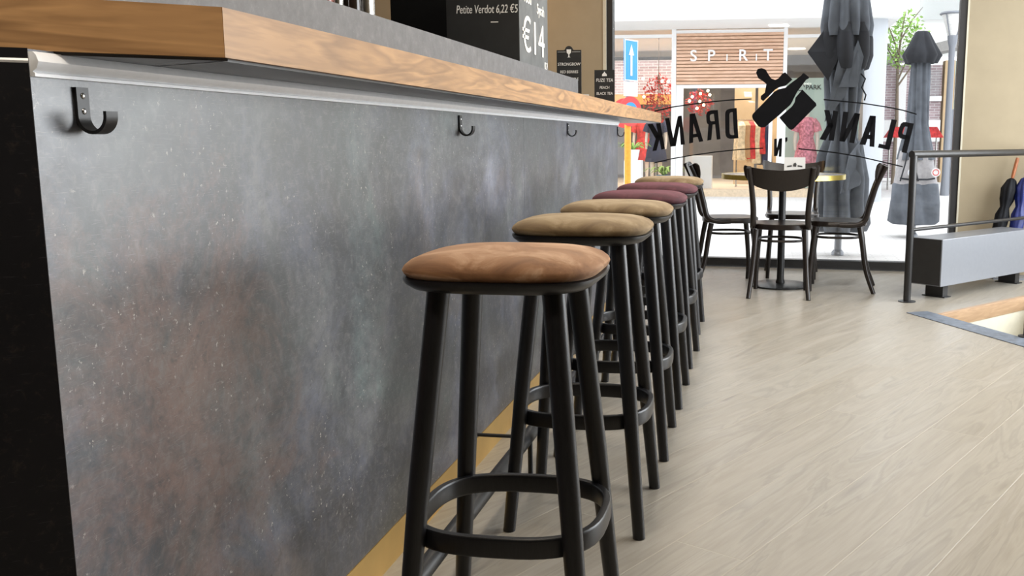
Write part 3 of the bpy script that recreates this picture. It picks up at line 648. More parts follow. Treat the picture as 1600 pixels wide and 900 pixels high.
# ---------------------------------------------------------------- the bar
BX, ZT = -0.887, 1.124                  # bar face, top of the panels
CH = Vector((-0.8, -0.6)); CN = Vector((0.6, -0.8))      # direction and outward normal of the slanted end
bar = thing('bar_counter', 'long bar front clad in dark worn metal-look panels', 'bar', (BX, 1.074, 0))
def lw(p): return (p[0] - BX, p[1] - 1.074)
YS, YE = 3.547, 5.95
q = MB(); q.box(-0.012, 0, 0.0, YS - 1.074 - 0.0008, 0.092, ZT + 0.033); q.build('front_panel', 'iron', bar, False)
q = MB(); q.box(-0.012, 0, YS - 1.074 + 0.0008, YE - 1.074, 0.092, ZT + 0.033); q.build('front_panel', 'iron', bar, False)
MC = rz(math.atan2(CH.y, CH.x))
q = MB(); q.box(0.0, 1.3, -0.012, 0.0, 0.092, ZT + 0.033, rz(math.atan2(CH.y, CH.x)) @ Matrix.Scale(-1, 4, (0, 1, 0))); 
o = q.build('end_panel', 'iron_shaded', bar, False); o['label'] = 'slanted end panel with shade painted nearly black'
carc = [(-0.013, 0.008), (-0.013, YE - 1.074), (-0.75, YE - 1.074), (-0.75, 0.9), (CH.x * 1.3 - 0.6 * 0.45, CH.y * 1.3 + 0.8 * 0.45), (CH.x * 1.3 - 0.0104, CH.y * 1.3 + 0.0137)]
q = MB(); q.prism(carc, 0.0, ZT + 0.032); q.build('carcass', 'charcoal', bar, False)
# aluminium rail under the worktop: two stepped profiles
def rail(L0, L1, mx, name):
    q = MB(); prof = [(0, -0.0), (0.007, 0.0), (0.007, 0.004), (0.004, 0.006), (0.010, 0.010), (0.013, 0.018), (0.010, 0.026), (0.006, 0.030), (0.0, 0.030)]
    rows = []
    for L in (L0, L1): rows.append([q.b.verts.new(mx @ Vector((x, L, ZT + z))) for x, z in prof])
    k = len(prof)
    for i in range(k): q.b.faces.new((rows[0][i], rows[0][(i + 1) % k], rows[1][(i + 1) % k], rows[1][i]))
    q.b.faces.new(rows[0]); q.b.faces.new(rows[1]); return q.build(name, 'alu', bar)
rail(0.0, YE - 1.074, Matrix.Identity(4), 'top_rail')
rail(-1.3, 0.0, rz(math.atan2(-CH.y, -CH.x) - PI / 2), 'top_rail')
q = MB(); q.box(-0.011, 0.002, -0.0, YE - 1.074, 0.0, 0.091); q.build('kick_plate', 'brass', bar, False)
q = MB(); q.box(0.0, 1.3, -0.011, 0.002, 0.0, 0.091, rz(math.atan2(CH.y, CH.x)) @ Matrix.Scale(-1, 4, (0, 1, 0))); q.build('kick_plate', 'brass', bar, False)
# worktop
ZU, ZW = 1.157, 1.223
top = thing('bar_worktop', 'thick walnut bar top overhanging the dark bar front', 'worktop', (-0.72, 1.23, ZU))
inner = Vector((-0.66, 0.0)); 
# mitre line runs along the bisector of the two inward normals
nb = (Vector((-1, 0)) + (-CN)).normalized(); mit = nb * (0.62 / abs(nb.x))
q = MB(); q.prism([(0, 0), (0, 5.72), (-0.62, 5.72), (mit.x, mit.y)], 0, ZW - ZU)
o = q.build('long_plank', 'walnut', top, False)
LL = 1.35
R_ = rz(math.atan2(-CH.y, -CH.x) - PI / 2)               # local y runs along the slanted edge
inv = R_.inverted(); m2 = inv @ Vector((mit.x, mit.y, 0))
q = MB(); q.prism([(0, -0.0006), (m2.x, m2.y - 0.0006), (m2.x, -LL), (0, -LL)], 0, ZW - ZU)
o = q.build('corner_plank', 'walnut', top, False); o.matrix_local = R_
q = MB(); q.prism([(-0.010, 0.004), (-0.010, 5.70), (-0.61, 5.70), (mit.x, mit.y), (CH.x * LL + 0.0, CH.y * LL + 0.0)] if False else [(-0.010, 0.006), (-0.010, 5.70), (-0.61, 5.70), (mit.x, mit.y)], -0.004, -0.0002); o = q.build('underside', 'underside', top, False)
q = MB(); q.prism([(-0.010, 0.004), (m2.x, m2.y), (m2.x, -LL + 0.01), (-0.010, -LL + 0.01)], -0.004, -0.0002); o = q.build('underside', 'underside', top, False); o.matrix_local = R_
# upstand on the worktop
UX = -1.1
up = thing('bar_upstand', 'grey concrete-look upstand ledge standing along the bar top', 'ledge', (UX, 1.42, ZW))
q = MB(); q.box(-0.30, 0, 0.0, 3.742 - 1.42 - 0.0007, 0.0005, 0.172); q.build('ledge_panel', 'grey_laminate', up, False)
q = MB(); q.box(-0.30, 0, 3.742 - 1.42 + 0.0007, 5.76 - 1.42, 0.0005, 0.172); q.build('ledge_panel', 'grey_laminate', up, False)
q = MB(); q.prism([(0, -0.0008), (-0.30, -0.0008), (-0.30 + CH.x * 0.9, CH.y * 0.9 + 0.1), (CH.x * 0.9, CH.y * 0.9)], 0.0005, 0.172); q.build('ledge_panel', 'grey_laminate', up, False)
# coat hooks under the worktop
hook = thing('coat_hook', 'black coat hook nearest the camera, under the bar top', 'hook', (BX, 1.158, 1.06), 0, 'coat hooks on the bar front')
q = MB()
path = [(0.0025, 0, 0.055), (0.0025, 0, 0.02)] + [(0.0225 - 0.0200 * math.cos(a), 0, 0.018 - 0.0215 * math.sin(a)) for a in [PI * i / 14 for i in range(15)]] + [(0.0425, 0, 0.024)]
q.tube(path, 1, 12, flat=(0.0025, 0.0115), up=(1, 0, 0.02)) if False else None
def strip_sweep(q, path, half_t, half_w):
    rows = []
    for i, p_ in enumerate(path):
        d = Vector(path[min(i + 1, len(path) - 1)]) - Vector(path[max(i - 1, 0)]); d.normalize(); nrm = Vector((d.z, 0, -d.x)); P = Vector(p_)
        rows.append([q.b.verts.new(P + nrm * a + Vector((0, w_, 0))) for a, w_ in ((-half_t, -half_w), (half_t, -half_w), (half_t, half_w), (-half_t, half_w))])
    for A, B in zip(rows, rows[1:]):
        for j in range(4): q.b.faces.new((A[j], A[(j + 1) % 4], B[(j + 1) % 4], B[j]))
    q.b.faces.new(rows[0][::-1]); q.b.faces.new(rows[-1])
strip_sweep(q, path, 0.0022, 0.0115); q.build('hook_strap', 'black_metal', hook, angle=30)
for z in (0.044, 0.024):
    q = MB(); q.ball((0.0048, 0, z), 0.0042, 2, (0.5, 1, 1)); q.build('screw', 'steel_screw', hook)
for yy, lb in ((2.768, 'second black coat hook from the camera, left of the seam in the bar front'), (4.375, 'third black coat hook, close to the far end of the bar front'), (5.936, 'farthest black coat hook at the very end of the bar front')):
    dup(hook, (BX, yy, 1.06), 0, lb)
# foot rail
fr = thing('foot_rail', 'black tubular foot rail running low along the bar front', 'foot rail', (-0.687, 0.9, 0))
q = MB(); q.tube([(0, 0, 0.145), (0, 5.0, 0.145)], 0.021, 20); q.build('tube', 'black_metal', fr)
for yy in (1.87, 3.6):
    q = MB(); q.tube([(0, yy, 0.13), (0, yy, 0.006)], 0.008, 10); q.lathe([(0.03, 0), (0.03, 0.005), (0.012, 0.008)], 20, (0, yy, 0)); q.build('floor_support', 'black_metal', fr)
    q = MB(); q.tube([(0, yy, 0.135), (-0.196, yy, 0.135)], 0.006, 10); q.tube([(-0.196, yy, 0.135), (-0.188, yy, 0.135)], 0.026, 20); q.build('wall_bracket', 'black_metal', fr)

# things on and behind the bar
cb = thing('chalkboard_box', 'black box chalkboard with hand-written wine prices standing on the upstand', 'chalkboard', (-1.16, 4.58, ZW + 0.172))
q = MB(); q.box(-0.36, 0, 0.0, 0.62, 0.0, 0.62, None, 0.002); q.build('board', 'chalk_black', cb, False)
q = MB(); q.box(0.0002, 0.0014, 0.001, 0.619, 0.001, 0.619); o = q.build('lit_smeared_face', 'chalk_lit', cb, False); o['label'] = 'grey face with window light and chalk smear painted in'
text_mesh('chalk_writing', 'Petite Verdot 6,22 €5', 0.055, 'chalk', cb, (-0.005, -0.002, 0.245), (PI / 2, 0, 0), 0.001, 0.62, 'RIGHT', shear=0.15)
text_mesh('chalk_writing', '–', 0.07, 'chalk', cb, (-0.12, -0.002, 0.185), (PI / 2, 0, 0), 0.001, 1.0)
text_mesh('chalk_writing', 'rood', 0.075, 'chalk', cb, (0.003, 0.17, 0.31), (PI / 2, 0, PI / 2), 0.001, 1.0)
text_mesh('chalk_writing', 'Syrah', 0.075, 'chalk', cb, (0.003, 0.45, 0.285), (PI / 2, 0, PI / 2), 0.001, 1.0)
text_mesh('chalk_writing', '€14', 0.235, 'chalk', cb, (0.003, 0.29, 0.075), (PI / 2, 0, PI / 2), 0.001, 1.25)
text_mesh('chalk_writing', '0,2', 0.06, 'chalk', cb, (0.003, 0.565, 0.012), (PI / 2, 0, PI / 2), 0.001, 1.0)
bc = thing('back_bar_cabinet', 'tall black cabinet behind the bar, left of the chalkboard box', 'cabinet', (-1.98, 5.9, 0))
q = MB(); q.box(-0.22, 0.32, -0.3, 0.35, 0.0, 2.3, None, 0.004); q.build('body', 'black_gloss', bc, False)
q = MB(); q.box(-0.215, 0.315, -0.318, -0.301, 0.05, 2.28, None, 0.003); dr = q.build('door', 'black_gloss', bc, False)
q = MB(); q.tube([(0.28, -0.335, 1.0), (0.28, -0.335, 1.2)], 0.008, 8); q.build('handle', 'black_metal', dr)
def bottle(name, label, cat, x, y, prof, m):
    t = thing(name, label, cat, (x, y, ZW + 0.172)); q = MB(); q.lathe(prof, 24); q.build('body', m, t); return t
bt = bottle('bottle', 'dark reddish bottle at the left of the group standing on the upstand', 'bottle', -1.25, 2.66, [(0.030, 0), (0.032, 0.01), (0.032, 0.17), (0.013, 0.23), (0.013, 0.29)], 'amber')
q = MB(); q.lathe([(0.0145, 0.275), (0.0145, 0.295), (0.0, 0.296)], 16); q.build('cap', 'black_metal', bt)
bt = bottle('shaker', 'polished steel shaker between the bottles on the upstand', 'shaker', -1.26, 2.77, [(0.022, 0), (0.026, 0.12), (0.022, 0.17), (0.012, 0.2)], 'steel')
q = MB(); q.lathe([(0.0135, 0.19), (0.0125, 0.225), (0.0, 0.23)], 16); q.build('cap', 'steel', bt)
bt = bottle('bottle', 'black bottle right of the steel shaker on the upstand', 'bottle', -1.25, 2.86, [(0.028, 0), (0.030, 0.01), (0.030, 0.16), (0.012, 0.22), (0.012, 0.28)], 'bottle_glass')
q = MB(); q.lathe([(0.0135, 0.265), (0.0135, 0.285), (0.0, 0.286)], 16); q.build('cap', 'black_metal', bt)
bt = bottle('canister', 'shiny steel canister at the right of the group on the upstand', 'canister', -1.27, 3.0, [(0.034, 0), (0.036, 0.01), (0.036, 0.20), (0.033, 0.21)], 'steel')
q = MB(); q.lathe([(0.034, 0.2105), (0.034, 0.225), (0.0, 0.235)], 20); q.build('lid', 'brass_rim', bt)
def card_sign(label, x, y, w_, h_, lines, rzv, emblem):
    t = thing('menu_sign', label, 'sign', (x, y, ZW), rzv)
    q = MB(); poly = [(-w_ / 2, 0), (w_ / 2, 0), (w_ / 2, h_)]
    if emblem == 'glass': poly += [(0.03, h_), *arc(0, h_, 0.025, 0.2, PI - 0.2, 8), (-0.03, h_)]
    poly += [(-w_ / 2, h_)]
    q.prism(poly, -0.003, 0.003, Matrix.Rotation(PI / 2, 4, 'X')); q.build('board', 'chalk_black', t, False)
    q = MB(); q.box(-w_ / 2 + 0.01, w_ / 2 - 0.01, 0.004, 0.05, 0, 0.008); q.build('foot', 'chalk_black', t, False)
    for s_, z, sz in lines: text_mesh('chalk_writing', s_, sz, 'chalk', t, (0, -0.0042, z), (PI / 2, 0, 0), 0.0006, 0.85, shear=0.1)
    q = MB(); mxx = Matrix.Translation((0, -0.0045, h_ - (0.02 if emblem == 'glass' else 0.03))) @ Matrix.Rotation(PI / 2, 4, 'X')
    if emblem == 'glass': q.prism([(-0.014, 0.024), (0.014, 0.024), (0.013, 0.004), (0.003, -0.006), (0.003, -0.02), (0.011, -0.024), (-0.011, -0.024), (-0.003, -0.02), (-0.003, -0.006), (-0.013, 0.004)], 0, 0.001, mxx)
    else: q.prism([(-0.017, -0.012), (0.017, -0.012), (0.015, 0.002), (0.005, 0.010), (0.002, 0.018), (-0.002, 0.018), (-0.005, 0.010), (-0.015, 0.002)], 0, 0.001, mxx)
    q.build('emblem', 'chalk', t, False)
    if emblem == 'glass':
        q = MB(); q.box(-w_ / 2 + 0.006, -0.02, -0.0048, -0.0036, h_ - 0.012, h_ - 0.0105); q.box(0.02, w_ / 2 - 0.006, -0.0048, -0.0036, h_ - 0.012, h_ - 0.0105); q.build('line', 'chalk', t, False)
    return t
card_sign('black menu sign with a wine glass emblem at the end of the upstand', -1.192, 5.95, 0.155, 0.362, [('STRONGBOW', 0.268, 0.026), ('RED BERRIES', 0.222, 0.024), ('GOLD APPLE', 0.178, 0.024)], 0.0, 'glass')
card_sign('black menu sign reading FUZE TEA on the far end of the bar top', -1.075, 6.60, 0.14, 0.285, [('FUZE TEA', 0.205, 0.032), ('PEACH', 0.158, 0.026), ('BLACK TEA', 0.118, 0.026), ('2,50', 0.055, 0.028)], 0.0, 'lid')
fc = thing('folded_card', 'small white folded card on the bar top between the menu signs', 'card', (-1.125, 6.1, ZW))
q = MB(); q.prism([(-0.02, 0), (-0.017, 0), (0.0, 0.092), (0.017, 0), (0.02, 0), (0.002, 0.1), (-0.002, 0.1)], -0.03, 0.03, rz(PI / 2) @ Matrix.Rotation(PI / 2, 4, 'X')); q.build('sheet', 'paper', fc, False)

# ---------------------------------------------------------------- bar stools
def superellipse(a, b_, e, n):
    out = []
    for i in range(n):
        th = 2 * PI * i / n; c_, s_ = math.cos(th), math.sin(th)
        out.append((math.copysign(abs(c_) ** (2 / e), c_) * a, math.copysign(abs(s_) ** (2 / e), s_) * b_))
    return out
def loft(q, rows, closed_top=True):
    R = [[q.b.verts.new((x, y, z)) for x, y in pts] for pts, z in rows]
    n = len(R[0])
    for A, B in zip(R, R[1:]):
        for j in range(n): q.b.faces.new((A[j], A[(j + 1) % n], B[(j + 1) % n], B[j]))
    q.b.faces.new(R[0][::-1]); q.b.faces.new(R[-1])
ZS = 0.773
def make_stool(velvet_key, label):
    t = thing('bar_stool', label, 'stool', (0, 0, 0), 0, 'bar stools along the bar')
    n = 56; q = MB()
    loft(q, [(superellipse(0.150, 0.150, 3.6, n), ZS), (superellipse(0.168, 0.168, 3.6, n), ZS + 0.004), (superellipse(0.181, 0.181, 3.6, n), ZS + 0.014), (superellipse(0.184, 0.184, 3.6, n), ZS + 0.020), (superellipse(0.184, 0.184, 3.6, n), ZS + 0.024), (superellipse(0.178, 0.178, 3.6, n), ZS + 0.026)])
    q.build('seat_base', 'stool_wood', t, angle=50)
    q = MB(); rows = [(superellipse(0.178, 0.178, 3.5, n), ZS + 0.0262)]
    for s_, dz, e in ((0.183, 0.005, 3.5), (0.1855, 0.011, 3.5), (0.183, 0.018, 3.4), (0.174, 0.026, 3.3), (0.159, 0.0325, 3.2), (0.138, 0.037, 3.0), (0.108, 0.040, 2.8), (0.07, 0.042, 2.6), (0.03, 0.043, 2.4), (0.008, 0.0432, 2.2)):
        rows.append((superellipse(s_, s_, e, n), ZS + 0.0262 + dz))
    loft(q, rows); q.build('cushion', velvet_key, t, angle=80)
    for sx in (-1, 1):
        for sy in (-1, 1):
            q = MB(); q.tube([(sx * 0.108, sy * 0.108, ZS + 0.002), (sx * 0.143, sy * 0.150, 0.40), (sx * 0.177, sy * 0.188, 0.0)], [0.0215, 0.0205, 0.0165], 20)
            q.build('leg', 'stool_wood', t, angle=50)
    q = MB(); ring = superellipse(0.182, 0.166, 2.9, 48); zr = lambda x, y: 0.305
    q.tube([(x, y, 0.305) for x, y in ring], 1, 16, True, flat=(0.020, 0.0085), up=(0, 0, 1)); q.build('foot_ring', 'stool_wood', t, angle=35)
    return t
SX = -0.474
first = make_stool('velvet_brown', 'nearest bar stool, with the rust-brown velvet seat'); first.location = (SX, 1.775, 0)
tan = make_stool('velvet_tan', 'second bar stool from the camera, tan velvet seat, behind the rust-brown one'); tan.location = (SX, 2.565, 0)
dup(tan, (SX, 3.185, 0), 0.02, 'third bar stool from the camera, tan velvet seat, just before the burgundy ones')
red = make_stool('velvet_red', 'nearer of the two burgundy velvet bar stools, fourth in the row'); red.location = (SX, 3.80, 0)
dup(red, (SX - 0.003, 4.47, 0), -0.02, 'farther of the two burgundy velvet bar stools, fifth in the row')
dup(tan, (SX - 0.02, 5.24, 0), 0.0, 'farthest bar stool, tan velvet seat, beside the left cafe chair')

# ---------------------------------------------------------------- table and chairs by the window
tb = thing('cafe_table', 'round brass-edged cafe table among four dark chairs by the window', 'table', (0.156, 6.87, 0))
q = MB(); q.lathe([(0.215, 0.0), (0.215, 0.010), (0.205, 0.014), (0.03, 0.020)], 48); q.build('base_plate', 'black_metal', tb, angle=30)
q = MB(); q.lathe([(0.032, 0.0205), (0.032, 0.03), (0.026, 0.05), (0.025, 0.75), (0.10, 0.755), (0.10, 0.7635)], 24); q.build('pedestal', 'black_metal', tb)
q = MB(); q.lathe([(0.425, 0.764), (0.425, 0.796)], 64); q.build('top', 'table_top', tb, angle=30)
q = MB()
ro, ri = 0.432, 0.4255
rows = [[q.b.verts.new((r * math.cos(2 * PI * j / 64), r * math.sin(2 * PI * j / 64), z)) for j in range(64)] for r, z in ((ri, 0.764), (ro, 0.764), (ro, 0.797), (ri, 0.797))]
for a in range(4):
    A, B = rows[a], rows[(a + 1) % 4]
    for j in range(64): q.b.faces.new((A[j], A[(j + 1) % 64], B[(j + 1) % 64], B[j]))
q.build('brass_edge', 'brass_rim', tb, angle=30)
ch_ = thing('card_holder', 'white card with a black printed emblem standing on the cafe table', 'card', (0.232, 6.80, 0.7965))
q = MB(); q.prism([(-0.035, 0), (-0.030, 0), (0.0, 0.112), (0.030, 0), (0.035, 0), (0.003, 0.118), (-0.003, 0.118)], -0.072, 0.072, rz(PI / 2) @ Matrix.Rotation(PI / 2, 4, 'X')); sh = q.build('sheet', 'paper', ch_, False)
tl = math.atan2(0.118, 0.032); tlm = Matrix.Translation((0, -0.0195, 0.062)) @ Matrix.Rotation(tl, 4, 'X')
q = MB(); q.prism([(-0.052, -0.012), (-0.02, -0.008), (-0.02, 0.002), (-0.052, -0.002)], 0, 0.0016, tlm); q.prism([(0.02, -0.008), (0.052, -0.012), (0.052, -0.002), (0.02, 0.002)], 0, 0.0016, tlm)
q.prism([(-0.012, -0.006), (0.008, -0.01), (0.013, 0.008), (0.006, 0.02), (-0.008, 0.014)], 0, 0.0016, tlm); q.build('printed_emblem', 'ink', ch_, False)

def make_chair(label):
    t = thing('cafe_chair', label, 'chair', (0, 0, 0), 0, 'dark bentwood chairs round the cafe table')
    q = MB(); n = 48
    sh = [(x * (1 + 0.06 * y / 0.2), y) for x, y in superellipse(0.198, 0.200, 2.5, n)]
    sc_ = lambda k: [(x * k, y * k) for x, y in sh]
    loft(q, [(sc_(0.95), 0.448), (sc_(1.0), 0.452), (sc_(1.0), 0.480), (sc_(0.97), 0.485), (sc_(0.90), 0.4835), (sc_(0.5), 0.478), (sc_(0.06), 0.477)])
    q.build('seat', 'chair_wood', t, angle=50)
    def smooth_pts(p_, k=6):
        p_ = [Vector(a) for a in p_]; out = []
        for i in range(len(p_) - 1):
            a, b_, c_, d = p_[max(i - 1, 0)], p_[i], p_[i + 1], p_[min(i + 2, len(p_) - 1)]
            for j in range(k):
                u = j / k; out.append(0.5 * ((2 * b_) + (c_ - a) * u + (2 * a - 5 * b_ + 4 * c_ - d) * u * u + (3 * b_ - a - 3 * c_ + d) * u ** 3))
        out.append(p_[-1]); return out
    for sx in (-1, 1):
        q = MB(); pp = smooth_pts([(sx * 0.190, -0.02, 0.462), (sx * 0.186, -0.12, 0.464), (sx * 0.178, -0.185, 0.495), (sx * 0.178, -0.215, 0.60), (sx * 0.190, -0.255, 0.74), (sx * 0.205, -0.312, 0.862)])
        q.tube(pp, [0.0155 + 0.004 * math.sin(PI * i / (len(pp) - 1)) for i in range(len(pp))], 12); q.build('back_upright', 'chair_wood', t)
        q = MB(); pp = smooth_pts([(sx * 0.160, -0.155, 0.449), (sx * 0.166, -0.175, 0.34), (sx * 0.178, -0.205, 0.16), (sx * 0.195, -0.262, 0.0)])
        q.tube(pp, [0.0195 - 0.0045 * i / (len(pp) - 1) for i in range(len(pp))], 12); q.build('leg', 'chair_wood', t)
        q = MB(); pp = smooth_pts([(sx * 0.150, 0.140, 0.449), (sx * 0.160, 0.156, 0.30), (sx * 0.168, 0.168, 0.14), (sx * 0.172, 0.165, 0.0)])
        q.tube(pp, [0.0195 - 0.0055 * i / (len(pp) - 1) for i in range(len(pp))], 12); q.build('leg', 'chair_wood', t)
    q = MB(); q.tube([(x, y - 0.005, 0.372) for x, y in superellipse(0.150, 0.152, 2.6, 40)], 0.0085, 10, True); q.build('stretcher_ring', 'chair_wood', t)
    # curved back board
    q = MB(); nu, nv = 28, 8; G = []
    for side in (0, 1):
        g = []
        for i in range(nu + 1):
            s_ = -1 + 2 * i / nu; x = 0.243 * math.sin(s_ * 1.35) / math.sin(1.35)
            e_ = abs(s_); rnd = 1 - max(0, (e_ - 0.86) / 0.14) ** 2 if e_ > 0.86 else 1
            zt = 0.842 + 0.030 * e_ ** 1.7; zb = 0.706 + 0.112 * e_ ** 2.2; zm = (zt + zb) / 2 + 0.01 * e_
            hh = (zt - zb) / 2 * math.sqrt(max(rnd, 0.02))
            row = []
            for j in range(nv + 1):
                z = zm + hh * (-1 + 2 * j / nv); y = -0.228 - (z - 0.70) * 0.42 - 0.055 * (1 - s_ * s_) + 0.028 + (0.0 if side == 0 else 0.011)
                row.append(q.b.verts.new((x, y, z)))
            g.append(row)
        G.append(g)
    for side in (0, 1):
        for i in range(nu):
            for j in range(nv): q.b.faces.new((G[side][i][j], G[side][i + 1][j], G[side][i + 1][j + 1], G[side][i][j + 1]))
    for i in range(nu):
        for j in (0, nv): q.b.faces.new((G[0][i][j], G[0][i + 1][j], G[1][i + 1][j], G[1][i][j]))
    for j in range(nv):
        for i in (0, nu): q.b.faces.new((G[0][i][j], G[0][i][j + 1], G[1][i][j + 1], G[1][i][j]))
    q.build('back_board', 'chair_wood', t, angle=50)
    return t
c1 = make_chair('dark bentwood cafe chair with its back to the camera, nearest the camera'); c1.location = (0.145, 6.52, 0); c1.rotation_euler = (0, 0, math.radians(-3))
dup(c1, (-0.215, 6.98, 0), math.radians(-90 + 10), 'dark bentwood cafe chair left of the table, partly behind the far bar stool')
dup(c1, (0.535, 6.80, 0), math.radians(90 - 6), 'dark bentwood cafe chair right of the table, seen from the side')
dup(c1, (0.245, 7.38, 0), math.radians(180 - 2), 'dark bentwood cafe chair behind the table, against the window')

